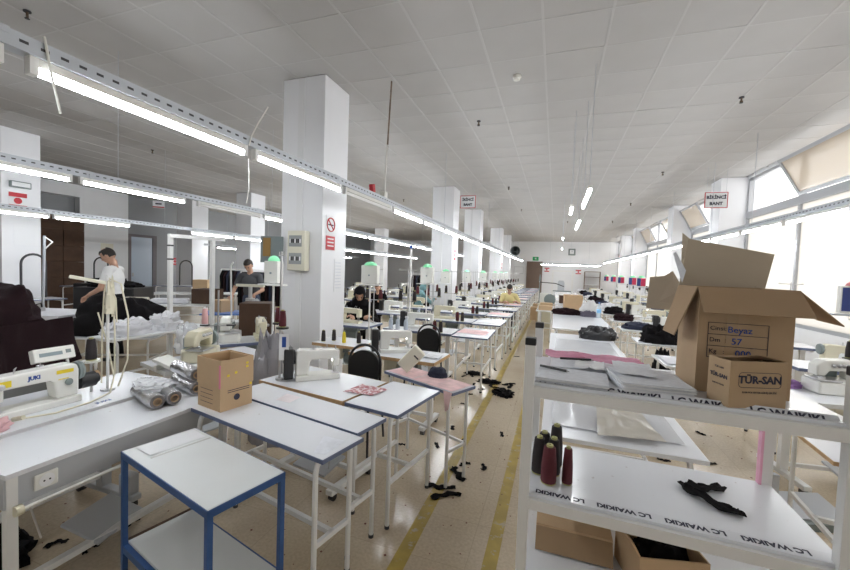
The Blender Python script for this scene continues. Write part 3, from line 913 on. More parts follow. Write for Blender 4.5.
def ribbon(pts, w, m, name, label=None, cat=None, group=None, wave=.006, t=.004):
    """flat folded cloth strip following pts (centre line)"""
    P_ = [Vector(p) for p in pts]
    # resample
    out = []
    for a, b in zip(P_, P_[1:]):
        for k in range(4):
            out.append(a.lerp(b, k / 4))
    out.append(P_[-1])
    b = MB()
    rows = []
    for i, p in enumerate(out):
        d = (out[min(i + 1, len(out) - 1)] - out[max(0, i - 1)]).normalized()
        n_ = Vector((-d.y, d.x, 0)).normalized()
        row = []
        for k in range(5):
            u = (k / 4 - .5) * w * (1 + .7 * noise.noise(Vector((i * .45, p.x * 9, p.y * 9))))
            z_ = wave * (1 + math.sin(i * 1.1 + k * 1.9)) * .5
            row.append((b.bm.verts.new(p + n_ * u + Vector((0, 0, z_))), b.bm.verts.new(p + n_ * u + Vector((0, 0, z_ + t)))))
        rows.append(row)
    F = b.bm.faces.new
    for r0, r1 in zip(rows, rows[1:]):
        for k in range(4):
            F((r0[k][1], r1[k][1], r1[k + 1][1], r0[k + 1][1])); F((r0[k + 1][0], r1[k + 1][0], r1[k][0], r0[k][0]))
        F((r0[0][0], r1[0][0], r1[0][1], r0[0][1])); F((r1[4][0], r0[4][0], r0[4][1], r1[4][1]))
    for k in range(4):
        F((rows[0][k + 1][0], rows[0][k][0], rows[0][k][1], rows[0][k + 1][1])); F((rows[-1][k][0], rows[-1][k + 1][0], rows[-1][k + 1][1], rows[-1][k][1]))
    o = b.build(name, m, smooth=True)
    if label: tag(o, label, cat, group)
    return o

def drape(w, h, m, parent, folds=5, amp=.03, seed=0, name='draped_cloth'):
    """hanging cloth in the local xz plane, top edge at z=0, folds deepen downwards"""
    b = MB()
    nu, nv = 40, 14
    off = Vector((seed * 2.7, 0, 0))
    g = []
    for i in range(nu + 1):
        u = i / nu
        row = []
        for j in range(nv + 1):
            v = j / nv
            n_ = noise.noise(Vector((u * folds, v * 1.2, 0)) + off)
            hh = h * (1 + .18 * noise.noise(Vector((u * 2.5, 9, 0)) + off))
            y_ = -amp * (.3 + v) * (1 + n_ * 1.6) 
            row.append((b.bm.verts.new((-w / 2 + w * u, y_, -hh * v)), b.bm.verts.new((-w / 2 + w * u, y_ + .008, -hh * v))))
        g.append(row)
    F = b.bm.faces.new
    for i in range(nu):
        for j in range(nv):
            F((g[i][j][0], g[i + 1][j][0], g[i + 1][j + 1][0], g[i][j + 1][0])); F((g[i][j + 1][1], g[i + 1][j + 1][1], g[i + 1][j][1], g[i][j][1]))
    for i in range(nu):
        for j in (0, nv):
            F((g[i][j][0], g[i + 1][j][0], g[i + 1][j][1], g[i][j][1]))
    for j in range(nv):
        for i in (0, nu):
            F((g[i][j][0], g[i][j + 1][0], g[i][j + 1][1], g[i][j][1]))
    return b.build(name, m, parent, smooth=True)
# ================================================================== blue cart
cart = thing('work_cart', 'small cart with blue steel frame, grey-white top and lower shelf', 'cart', (-1.56, 1.331, 0), -.234)
CL, CW, CH = .80, .352, .70
MB().bx(-CL / 2 + .004, CL / 2 - .004, -CW / 2 + .004, CW / 2 - .004, CH - .016, CH, bevel=.001).build('top_board', M_lamgrey, cart)
for s in (-1, 1):
    MB().bx(-CL / 2, CL / 2, s * CW / 2 - (.004 if s > 0 else 0), s * CW / 2 + (0 if s > 0 else .004), CH - .034, CH - .002).build('top_rail', M_blue, cart)
    MB().bx(s * CL / 2 - (.004 if s > 0 else 0), s * CL / 2 + (0 if s > 0 else .004), -CW / 2, CW / 2, CH - .034, CH - .002).build('top_rail', M_blue, cart)
    MB().bx(-CL / 2, CL / 2, s * (CW / 2 - .014) - .012, s * (CW / 2 - .014) + .012, .19, .225).build('shelf_rail', M_blue, cart)
    MB().bx(s * (CL / 2 - .014) - .012, s * (CL / 2 - .014) + .012, -CW / 2 + .03, CW / 2 - .03, .19, .225).build('shelf_rail', M_blue, cart)
    for s2 in (-1, 1):
        MB().box((s * (CL / 2 - .012), s2 * (CW / 2 - .012), (CH - .02) / 2), (.024, .024, CH - .02), bevel=.002).build('leg', M_blue, cart)
MB().bx(-CL / 2 + .02, CL / 2 - .026, -CW / 2 + .026, CW / 2 - .02, .226, .238).build('shelf_board', M_lamgrey, cart)
MB().bx(-CL / 2 + .008, -CL / 2 + .02, -CW / 2 + .03, CW / 2 - .03, .224, .245).build('shelf_edge', M_cbrddark, cart)
sheet('paper_sheet', 'blank white paper sheet taped on the blue cart top', 'paper', [(-1.955, 1.30, .701), (-1.815, 1.275, .701), (-1.755, 1.53, .701), (-1.885, 1.565, .701)], M_paper, crumple=.003)
tag(MB().quad_slab([(-1.80, 1.262, .7005), (-1.785, 1.26, .7005), (-1.715, 1.53, .7005), (-1.73, 1.533, .7005)], .0004).build('tape_strip', mat('clear_tape', (.62, .62, .60), .25)), 'strip of clear tape beside the paper on the blue cart', 'tape')

# ================================================================== front tables of the aisle block
def frame_table(L, W, label, loc, rz, **kw):
    return side_table(L, W, label=label, loc=loc, rz=rz, **kw)
def mid(*p):
    return (sum(q[0] for q in p) / len(p), sum(q[1] for q in p) / len(p), 0)
t1 = frame_table(1.14, .292, 'narrow white table with blue edge beside the blue cart', (-1.507, 1.737, 0), -.205)
tag(sheet('drawn_sheet', 'faint inked outline sheet on the narrow table by the cart', 'paper', [(-1.06, 1.52, .7505), (-1.0, 1.53, .7505), (-.985, 1.69, .7505), (-1.12, 1.70, .7505)], mat('inked_laminate', (.70, .72, .78), .4, var=.1, vscale=30), t=.0004, n=2), None)
t2 = frame_table(1.16, .262, 'narrow white table with blue edge, second from the blue cart', (-1.515, 2.040, 0), -.205)
sheet('worn_film', 'faint worn film patch on the second narrow table', 'film', [(-1.72, 2.03, .7505), (-1.60, 2.02, .7505), (-1.60, 2.14, .7505), (-1.73, 2.16, .7505)], mat('worn_pinkish', (.74, .68, .70), .5, var=.08, vscale=18), t=.0004, n=2)
t3 = sewing_table(.84, .53, label='white sewing table with wood edge and black-motor machine', loc=(-1.675, 2.52, 0), rz=-.17)
t3r = frame_table(.42, .58, 'white blue-edged table end with a red patterned film', (-1.03, 2.432, 0), -.17, cross=True)
sheet('patterned_film', 'red and white patterned film lying on the table end', 'film', [(-1.40, 2.35, .752), (-1.17, 2.36, .752), (-1.13, 2.53, .752), (-1.36, 2.56, .752)], M_redlace, crumple=.008, seed=3)
sewing_machine(M_machw, M_black, 'white sewing machine with black motor under the electrical panel column', (-1.775, 2.57, .75), PI + .75).scale = (.70, .84, .88)
# pink paper table
pk = thing('side_table', 'narrow table covered in pink paper patterns by the yellow line', 'table', (-.965, 2.955, 0), -.44)
MB().bx(-.385, .385, -.135, .135, .728, .75).build('tabletop', M_lam, pk)
MB().bx(-.39, .39, -.14, -.136, .728, .749).bx(-.39, .39, .136, .14, .728, .749).bx(.386, .39, -.136, .136, .728, .749).bx(-.39, -.386, -.136, .136, .728, .749).build('edge_band', M_edge, pk)
for sx in (-1, 1):
    for sy in (-1, 1):
        MB().tube([(sx * .33, sy * .11, 0), (sx * .33, sy * .11, .727)], .0125, seg=8).build('leg', M_white, pk, smooth=True)
    MB().bx(sx * .33 - .01, sx * .33 + .01, -.10, .10, .27, .29).build('stretcher', M_white, pk)
MB().bx(-.32, .32, .10, .12, .27, .29).build('long_stretcher', M_white, pk)
c, s_ = math.cos(-.44), math.sin(-.44)
def pkp(u, v, z=.752): return (-.965 + u * c - v * s_, 2.955 + u * s_ + v * c, z)
sheet('paper_pattern', 'pink printed paper pattern spread over the narrow table', 'paper', [pkp(-.05, -.13), pkp(.37, -.13), pkp(.37, .12), pkp(-.05, .13)], M_pink, crumple=.006, seed=1)
sheet('paper_pattern', 'pale pink paper pattern under the fallen control box', 'paper', [pkp(-.37, -.12), pkp(-.06, -.125), pkp(-.06, .125), pkp(-.37, .13)], M_pink, crumple=.005, seed=5)
b = MB(); P = [pkp(.30, -.142, .752), pkp(.385, -.142, .752), pkp(.36, -.15, .62), pkp(.33, -.15, .60)]
tag(MB().quad_slab(P, .0012).build('paper_strip', M_pink), 'pink paper strip hanging over the narrow table edge', 'paper')
fb = thing('control_box', 'cream control box tipped on its side on pink paper', 'control box', pkp(-.20, .0, .76), .25)
MB().box((0, 0, .115), (.12, .075, .22), ry=.75, bevel=.006).build('case', M_panel, fb)
MB().box((.045, -.0385, .135), (.05, .003, .012), ry=.75).build('switch_slot', M_dark, fb)
heap('cap', 'dark navy cap lying on the pink paper', 'cap', pkp(.03, .09, .754), (.085, .062, .075), M_navy, seed=4, amp=.12, flat=.3)

# second machine table with a wood edge (chair in front)
t4 = sewing_table(.98, .48, label='white sewing table with thick wood edge behind the pink table', loc=(-1.54, 3.72, 0), rz=-.06)
sewing_machine(M_machw, M_black, 'white sewing machine with black motor beside the yellow cone', (-1.60, 3.74, .75), PI + .6).scale = (.72, .84, .88)
chair('black padded chair facing the wood-edged table beside the red patterned film', (-1.70, 3.08, 0), 0.12, None)
chair('black padded chair between the wood-edged table and the first aisle table', (-1.60, 4.72, 0), .05, None)
tag(MB().bx(-.05, .05, -.04, .04, 0, .12).build('cloth_bundle', M_paper, loc=(-1.2, 3.75, .75)), 'small white bundle on the wood-edged table', 'cloth') if False else None
sheet('cloth_piece', 'white cloth piece on the end of the wood-edged table', 'cloth', [(-1.25, 3.62, .751), (-1.07, 3.60, .751), (-1.08, 3.80, .751), (-1.24, 3.84, .751)], M_paper, crumple=.02, seed=8)
yc = thread_cone(M_yel, 'bright yellow thread cone standing on the table behind the white column', (-2.33, 3.9, .75), None, h=.13, r=.024, top=M_yel)
t5 = sewing_table(.62, .46, label='white sewing table with dark thread cones behind the column', loc=(-2.36, 3.98, 0), rz=.0)

# ================================================================== left bench with the near machine
lb = thing('work_bench', 'long white bench with grey apron, socket and knee bar', 'bench', (-2.305, 1.45, 0))
MB().bx(-.225, .225, -.575, .575, .728, .75, bevel=.002).build('tabletop', M_lam, lb)
ap = MB().bx(.198, .214, -.575, .575, .60, .728).build('apron', M_apron, lb)
MB().bx(-.2, .198, -.575, -.56, .60, .728).build('end_panel', M_apron, lb)
sk = MB().box((.219, -.44, .665), (.012, .085, .07), bevel=.006).build('wall_socket', M_machw, lb)
MB().cyl((.2245, -.44, .665), (.2265, -.44, .665), .028, seg=18).build('socket_well', M_paper, sk)
for s in (-1, 1):
    MB().cyl((.2262, -.44 + s * .01, .665), (.2275, -.44 + s * .01, .665), .004, seg=8).build('socket_hole', M_dark, sk)
kb = MB().cyl((.23, -.52, .585), (.23, .30, .585), .009, seg=10).build('knee_bar', M_machw, lb, smooth=True)
MB().cyl((.23, -.55, .585), (.23, -.525, .585), .022, seg=14).build('knob', M_machc, kb, smooth=True)
MB().cyl((.23, -.50, .58), (.20, -.45, .40), .004, seg=6).build('lifter_rod', M_steel, lb)
for y in (-.55, .52):
    for x_ in (-.20, .20):
        MB().bx(x_ - .018, x_ + .018, y - .018, y + .018, 0, .728).build('leg', M_white, lb)
MB().bx(-.02, .02, -.53, .50, .10, .13).build('stretcher', M_white, lb)
pd = MB().box((-.10, -.02, .15), (.24, .30, .018), ry=.35, rz=.25, bevel=.004).build('pedal', M_apron, lb)
tl = thing('sewing_table', 'white machine table under the cream-white JUKI sewing machine', 'sewing table', (-2.87, 1.35, 0))
MB().bx(-.31, .31, -.75, .70, .726, .76, bevel=.002).build('tabletop', M_lam, tl)
MB().bx(.3105, .3125, -.75, .70, .728, .757).build('edge_band', M_paper, tl)
for y in (-.6, .35):
    m_ = MB().bx(-.03, .03, y - .03, y + .03, .08, .726).bx(-.28, .33, y - .03, y + .03, .06, .10, bevel=.008)
    lg = m_.build('leg', M_apron, tl)
    for x_ in (-.24, .28):
        MB().cyl((x_, y - .02, .03), (x_, y + .02, .03), .03, seg=12).build('caster', M_black, lg)
    MB().box((.25, y, .16), (.10, .07, .14), bevel=.01).build('foot_box', M_apron, tl)
MB().bx(-.02, .02, -.57, .32, .16, .20).build('stretcher', M_white, tl)
text('JUKI', .045, M_inkblue, tl, (.25, .20, .7605), (0, 0, PI / 2), bold=.001)
jm = sewing_machine(M_machw, M_machg, 'cream-white JUKI sewing machine with yellow stickers and grey motor', (-2.82, 1.31, .76), PI / 2, brand='JUKI')
MB().bx(-.20, -.135, -.0575, -.0565, .195, .235).build('yellow_sticker', M_yel, jm)
MB().bx(.10, .20, -.0575, -.0565, .215, .24).build('yellow_sticker', M_yel, jm)
MB().bx(.11, .17, -.0575, -.0565, .175, .181).build('yellow_sticker', M_yel, jm)
MB().cyl((.26, 0, .12), (.36, 0, .12), .055, seg=16).cyl((.36, 0, .12), (.385, 0, .12), .035, seg=14).build('servo_motor', M_black, jm, smooth=True)
# operation panel above it
cp = thing('operation_panel', 'cream JUKI operation panel with grey display above the near machine', 'control panel', (-2.86, 1.42, 1.005), PI / 2)
MB().box((0, 0, .052), (.20, .05, .08), rx=-.3, bevel=.006).build('case', M_machw, cp)
MB().box((-.02, -.0245, .06), (.11, .003, .022), rx=-.3).build('display', M_screen, cp)
MB().box((.065, -.0245, .065), (.025, .003, .022), rx=-.3).build('button', M_machg, cp)
MB().cyl((.07, -.01, -.02), (.07, 0, .02), .008, seg=8).build('bracket', M_steel, cp)
# rag, bobbins on the near machine table
heap('fabric_rag', 'crumpled pink rag at the needle of the JUKI machine', 'rag', (-2.66, 1.03, .76), (.085, .10, .055), M_pinkfab, seed=6, amp=.35, freq=3.4)
tag(MB().cyl((0, 0, 0), (.05, .02, .012), .012, seg=10).build('bobbin_case', M_machc, loc=(-2.70, 1.17, .773)), 'small cream bobbin case on the JUKI machine bed', 'bobbin')
tag(MB().tube([(-2.70, 1.20, .766), (-2.64, 1.32, .765), (-2.66, 1.50, .765), (-2.74, 1.66, .768), (-2.80, 1.72, .85), (-2.86, 1.72, 1.05), (-2.93, 1.70, 1.28)], .005, seg=6).build('cable', M_rope, smooth=True), 'cream cable looping from the JUKI machine table upward', 'cable')
# black thread cone and its holder
thread_cone(M_coneblk, 'black thread cone standing on the yarn stand plate behind the JUKI machine', (-2.885, 1.635, .972), None, h=.15, r=.03)
ph = thing('cone_plate', 'small round cone plate on a post behind the JUKI machine', 'cone holder', (-2.885, 1.635, .76))
MB().cyl((0, 0, 0), (0, 0, .20), .008, seg=8).build('post', M_steel, ph)
MB().cyl((0, 0, .20), (0, 0, .211), .05, seg=16).build('plate', M_machw, ph)

# silver wrapped rolls
def roll_pack(label, loc, rz, n, stack=1):
    t = thing('roll_pack', label, 'ribbon rolls', loc, rz, 'foil-wrapped ribbon rolls')
    for j in range(stack):
        for i in range(n):
            yy, zz = (i - (n - 1) / 2) * .092, .047 + j * .093
            r = MB().tube([(-.17, yy, zz), (-.16, yy, zz), (-.05, yy + .004, zz + .002), (.06, yy - .003, zz), (.155, yy, zz), (.165, yy, zz)], [.034, .044, .046, .0455, .045, .040], seg=18).build('roll', M_foil, t, smooth=True)
            MB().cyl((.164, yy, zz), (.167, yy, zz), .039, seg=18).build('end_face', M_foildark, r)
            MB().lathe([(.024, .0), (.024, .006), (.017, .006), (.017, .001)], c=(.166, yy, zz), seg=16, m=Matrix.Rotation(PI / 2, 4, 'Y')).build('core', M_cbrdin, r)
    return t
roll_pack('pack of two silver foil-wrapped rolls lying on the bench corner', (-2.375, 1.70, .75), -.30, 2)
roll_pack('two foil-wrapped rolls stacked against the small cardboard box', (-2.40, 1.93, .75), -.30, 1, 2)
heap('plastic_wrap', 'clear crinkled plastic wrap lying on the foil rolls', 'plastic', (-2.42, 1.71, .846), (.15, .09, .03), M_film, seed=11, amp=.3, freq=4, rz=-.3)

# small carton on the tables
bx1 = carton('cardboard_box', 'open cardboard box with pink tape and yellow dots on white table', (-1.955, 1.845, .75), -.20, .24, .21, .305, flaps=(None, None, None, None))
sv = MB()
for y in (-.109, .105):
    sv.bx(-.125, .125, y, y + .004, .145, .312)
sv.bx(-.125, -.121, -.105, .105, .145, .312).bx(.121, .125, -.105, .105, .145, .312)
sv.build('folded_flap', M_cbrd, bx1)
MB().box((.119, -.1102, .215), (.016, .002, .14)).build('pink_tape', mat('pink_tape', (.72, .22, .34), .5), bx1)
for (y_, z_) in ((-.06, .215), (-.01, .225), (.065, .25), (.065, .272), (.09, .135)):
    MB().bx(.1252, .1262, y_ - .008, y_ + .008, z_ - .007, z_ + .007).build('yellow_dot', M_yel, bx1)
MB().cyl((.1202, .0, .07), (.1212, .0, .07), .02, seg=20).build('printed_emblem', M_ink, bx1)
for i in range(2):
    MB().bx(.1202, .1212, -.06, .085, .118 - i * .012, .122 - i * .012).build('printed_line', M_ink, bx1)
for i in range(4):
    MB().bx(-.09, .04, -.1062, -.1052, .035 + i * .027, .0375 + i * .027).build('printed_line', M_ink, bx1)

# ================================================================== foreground rack
rk = thing('shelf_rack', 'white steel shelf rack wrapped with LC WAIKIKI tape holding cartons and cones', 'rack', (.424, 1.83, 0), -.028)
RW, RD, RZ1, RZ2, RZ3 = 1.035, .56, 1.21, .75, .40
for sx in (-1, 1):
    for sy in (-1, 1):
        p = MB().box((sx * (RW / 2 - .02), sy * (RD / 2 - .02), .69), (.04, .04, 1.38), bevel=.002).build('post', M_white, rk)
        MB().box((sx * (RW / 2 - .02), sy * (RD / 2 - .02), 1.375), (.043, .043, .03), bevel=.004).build('post_cap', M_black, p)
for z_ in (RZ1, RZ2, RZ3):
    sh = MB().bx(-RW / 2 + .006, RW / 2 - .006, -RD / 2 + .02, RD / 2 - .02, z_ - .014, z_ - .002).build('shelf', M_lam, rk)
    for sy in (-1, 1):
        y0 = sy * RD / 2
        MB().bx(-RW / 2 + .04, RW / 2 - .04, y0 - (.03 if sy > 0 else 0), y0 + (0 if sy > 0 else .03), z_ - .058, z_ - .015).build('rail', M_white, sh)
    for sx in (-1, 1):
        x0 = sx * RW / 2
        MB().bx(x0 - (.03 if sx > 0 else 0), x0 + (0 if sx > 0 else .03), -RD / 2 + .04, RD / 2 - .04, z_ - .058, z_ - .015).build('rail', M_white, sh)
    if z_ != RZ3:
        MB().bx(-RW / 2 + .012, RW / 2 - .012, -RD / 2 + .022, -RD / 2 + .075, z_ - .0019, z_ - .0013).build('printed_tape', mat('clear_white_tape', (.74, .76, .80), .15), sh)
tp = MB().box((0, -RD / 2 + .036, RZ1 - .004), (RW - .09, .045, .0008), rx=.75).build('printed_tape', mat('clear_white_tape', (.74, .76, .80), .15), rk)
for i in range(4):
    text('LC WAIKIKI', .038, M_ink, rk, (-.36 + i * .232, -RD / 2 + .0345, RZ1 - .003), (.75, 0, 0), bold=.0014)
for i in range(4):
    text('LC WAIKIKI', .036, M_ink, rk, (-.36 + i * .232, -RD / 2 + .05, RZ2 - .0008), (0, 0, PI), bold=.0014)
MB().bx(RW / 2 - .052, RW / 2 - .042, RD / 2 - .05, RD / 2 - .02, .70, 1.16).build('pink_ribbon', M_pinkfilm, rk)
pf = sheet('plastic_strip', 'crumpled pink plastic strip along the back of the rack top', 'plastic', [(-.03, 2.02, 1.212), (.42, 1.99, 1.212), (.40, 2.085, 1.225), (-.03, 2.10, 1.225)], M_pinkfilm, crumple=.045, n=16, seed=9)
# papers on top shelf
def paper_stack(label, pts, z0, n, m=M_paperb):
    t = thing('paper_stack', label, 'papers', (0, 0, 0))
    cx, cy = sum(p[0] for p in pts) / 4, sum(p[1] for p in pts) / 4
    for i in range(n):
        a = random.uniform(-.05, .05)
        dx, dy = random.uniform(-.006, .006), random.uniform(-.006, .006)
        q = []
        for x_, y_ in pts:
            u, v = x_ - cx, y_ - cy
            q.append((cx + u * math.cos(a) - v * math.sin(a) + dx, cy + u * math.sin(a) + v * math.cos(a) + dy, z0 + i * .0035))
        MB().quad_slab(q, .0028).build('sheet', M_paper if i % 3 else m, t)
    t.children[-1].data.materials[0] = m
    return t
paper_stack('printed grey papers stacked at the rack post under the black pen', [(-.055, 1.60), (.215, 1.585), (.225, 1.79), (-.045, 1.80)], 1.212, 5)
paper_stack('thick stack of printed papers leaning towards the big carton', [(.262, 1.595), (.505, 1.615), (.475, 1.87), (.235, 1.85)], 1.212, 10)
paper_stack('loose printed papers at the back of the rack top', [(.0, 1.83), (.25, 1.86), (.23, 2.04), (.0, 2.03)], 1.212, 4)
sheet('paper_sheet', 'curled white sheet on the rack between the paper stacks', 'paper', [(.10, 1.815, 1.228), (.22, 1.81, 1.228), (.24, 1.98, 1.228), (.11, 1.97, 1.228)], M_paper, crumple=.02, seed=2)
sheet('paper_sheet', 'printed grey sheet sliding off the thick paper stack', 'paper', [(.25, 1.72, 1.250), (.40, 1.70, 1.247), (.42, 1.94, 1.250), (.27, 1.97, 1.247)], M_paperb, crumple=.012, seed=12)
def pen(label, p0, p1):
    t = thing('pen', label, 'pen', (0, 0, 0))
    p0, p1 = Vector(p0), Vector(p1)
    MB().cyl(p0, p1, .0055, seg=8).build('barrel', M_black, t, smooth=True)
    MB().cyl(p1, p1 + (p1 - p0).normalized() * .012, .004, .001, seg=8).build('tip', M_steel, t)
pen('black pen lying on the papers by the rack post', (-.045, 1.77, 1.2365), (.065, 1.72, 1.2365))
pen('grey-black marker lying on the loose papers at the back', (.04, 1.93, 1.245), (.18, 1.965, 1.245))
# cartons on the rack
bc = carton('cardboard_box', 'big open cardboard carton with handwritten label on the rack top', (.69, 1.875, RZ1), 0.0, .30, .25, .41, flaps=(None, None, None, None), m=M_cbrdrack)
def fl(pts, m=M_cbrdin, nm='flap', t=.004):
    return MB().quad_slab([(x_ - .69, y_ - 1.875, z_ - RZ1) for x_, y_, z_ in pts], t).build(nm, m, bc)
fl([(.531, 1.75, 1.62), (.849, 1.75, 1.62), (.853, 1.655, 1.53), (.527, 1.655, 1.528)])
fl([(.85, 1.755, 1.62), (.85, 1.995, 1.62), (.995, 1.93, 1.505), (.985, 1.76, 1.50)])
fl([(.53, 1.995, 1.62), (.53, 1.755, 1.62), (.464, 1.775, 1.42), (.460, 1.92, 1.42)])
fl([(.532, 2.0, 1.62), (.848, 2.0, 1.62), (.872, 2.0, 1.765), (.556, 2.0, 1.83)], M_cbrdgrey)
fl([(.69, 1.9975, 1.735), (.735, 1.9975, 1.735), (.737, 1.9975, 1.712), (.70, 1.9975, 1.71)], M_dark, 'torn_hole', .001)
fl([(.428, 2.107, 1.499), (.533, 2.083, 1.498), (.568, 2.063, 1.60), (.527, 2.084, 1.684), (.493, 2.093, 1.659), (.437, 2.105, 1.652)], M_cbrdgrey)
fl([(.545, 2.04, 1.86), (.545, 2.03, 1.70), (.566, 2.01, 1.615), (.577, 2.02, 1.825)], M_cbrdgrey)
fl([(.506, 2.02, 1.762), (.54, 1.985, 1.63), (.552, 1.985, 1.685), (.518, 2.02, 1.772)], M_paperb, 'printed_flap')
MB().bx(-.06, -.022, -.1258, -.1252, .12, .41).build('clear_tape', mat('brown_tape', (.42, .30, .18), .2), bc)
for (x0, x1, z0, z1) in ((-.116, .072, .273, .275), (-.116, .072, .228, .230), (-.116, .072, .183, .185), (-.116, .072, .138, .140), (-.118, -.116, .138, .275), (.072, .074, .138, .275)):
    MB().bx(x0, x1, -.1266, -.1256, z0, z1).build('label_line', M_ink, bc)
for i, (a_, h_) in enumerate((('Cinsi:', 'Beyaz'), ('Dm  :', '57'), ('Kg   :', '000'))):
    text(a_, .024, M_ink, bc, (-.112, -.1268, .252 - .045 * i), (PI / 2, 0, 0), align='LEFT')
    text(h_, .034, M_inkblue, bc, (-.055 + .014 * i, -.1268, .249 - .045 * i), (PI / 2, 0, .0), align='LEFT', bold=.0002)
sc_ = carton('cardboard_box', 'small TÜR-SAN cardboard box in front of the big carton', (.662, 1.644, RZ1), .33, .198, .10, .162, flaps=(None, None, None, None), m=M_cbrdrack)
MB().quad_slab([(-.095, .045, .162), (-.005, .045, .162), (-.01, -.02, .176), (-.085, -.02, .172)], .003).build('flap', M_cbrdin, sc_)
MB().quad_slab([(-.005, .048, .162), (.095, .048, .162), (.095, -.045, .168), (.03, -.01, .180)], .003).build('flap', M_cbrdin, sc_)
text('TÜR-SAN', .036, M_ink, sc_, (0.005, -.0508, .098), (PI / 2, 0, 0), bold=.0013)
text('%100 POLYESTER DİKİŞ İPLİĞİ', .0085, M_ink, sc_, (0.005, -.0508, .055), (PI / 2, 0, 0))
rr_ = []
for cx_, cz_, a0 in ((.066, .112, 0), (-.056, .112, PI / 2), (-.056, .084, PI), (.066, .084, 1.5 * PI)):
    for i in range(5):
        a = a0 + i * PI / 8
        rr_.append((cx_ + .012 * math.cos(a), -.0505, cz_ + .012 * math.sin(a)))
MB().tube(rr_ + [rr_[0]], .0009, seg=4).build('printed_border', M_ink, sc_)
text('TÜR-SAN', .019, M_ink, sc_, (-.0998, 0, .10), (PI / 2, 0, -PI / 2), bold=.0006)
text('TÜR-SAN', .010, M_ink, sc_, (-.0998, 0, .13), (PI / 2, 0, -PI / 2))
text('%100 POLYESTER', .007, M_ink, sc_, (-.0998, 0, .07), (PI / 2, 0, -PI / 2))
# cones on lower shelf
zc = RZ2 - .001
thread_cone(M_conemar, 'maroon thread cone at the front of the cone group on the rack', (.012, 1.695, zc), None, h=.168, r=.033)
thread_cone(M_conemar, 'slim maroon thread cone standing apart on the rack shelf', (.088, 1.715, zc), None, h=.165, r=.022)
for i, (x_, y_, h_) in enumerate(((-.032, 1.765, .17), (.030, 1.775, .17), (-.012, 1.84, .165), (.040, 1.86, .20))):
    thread_cone(M_coneblk, ['black thread cone next to the rack post', 'black thread cone behind the maroon cone', 'black thread cone in the back row of the cone group', 'tall dark grey thread cone at the back of the group'][i], (x_, y_, zc), None, h=h_, r=.031)
# black scrap on the lower shelf
fs = thing('fabric_scrap', 'folded black fabric scrap on the lower rack shelf', 'fabric scrap', (0, 0, .7505))
for pts, w_ in (([(.575, 1.915, 0), (.595, 1.84, .006), (.63, 1.785, .006), (.69, 1.745, .002), (.725, 1.755, 0)], .055), ([(.58, 1.90, .009), (.62, 1.875, .011), (.675, 1.90, .004), (.725, 1.945, 0)], .045)):
    o = ribbon(pts, w_, M_blackfab, 'fold', wave=.010)
    o.parent = fs
# cartons inside the rack bottom
cb = thing('cardboard_box', 'flat brown cardboard box lying under the lower rack shelf', 'box', (.13, 1.93, RZ3), 0)
MB().bx(-.16, .16, -.14, .13, 0, .10).build('body', M_cbrd, cb)
MB().box((0, -.16, .05), (.32, .003, .10), rx=-.5).build('flap', M_cbrdin, cb)
oc = carton('cardboard_box', 'open cardboard box of black cloth inside the rack', (.46, 1.77, RZ3), .25, .26, .22, .16, flaps=(None, None, .5, None), fl=.06)
heap('cloth_heap', 'black cloth stuffed in the open box inside the rack', 'cloth', (.46, 1.77, RZ3 + .01), (.11, .09, .15), M_blackfab, seed=21, amp=.2)
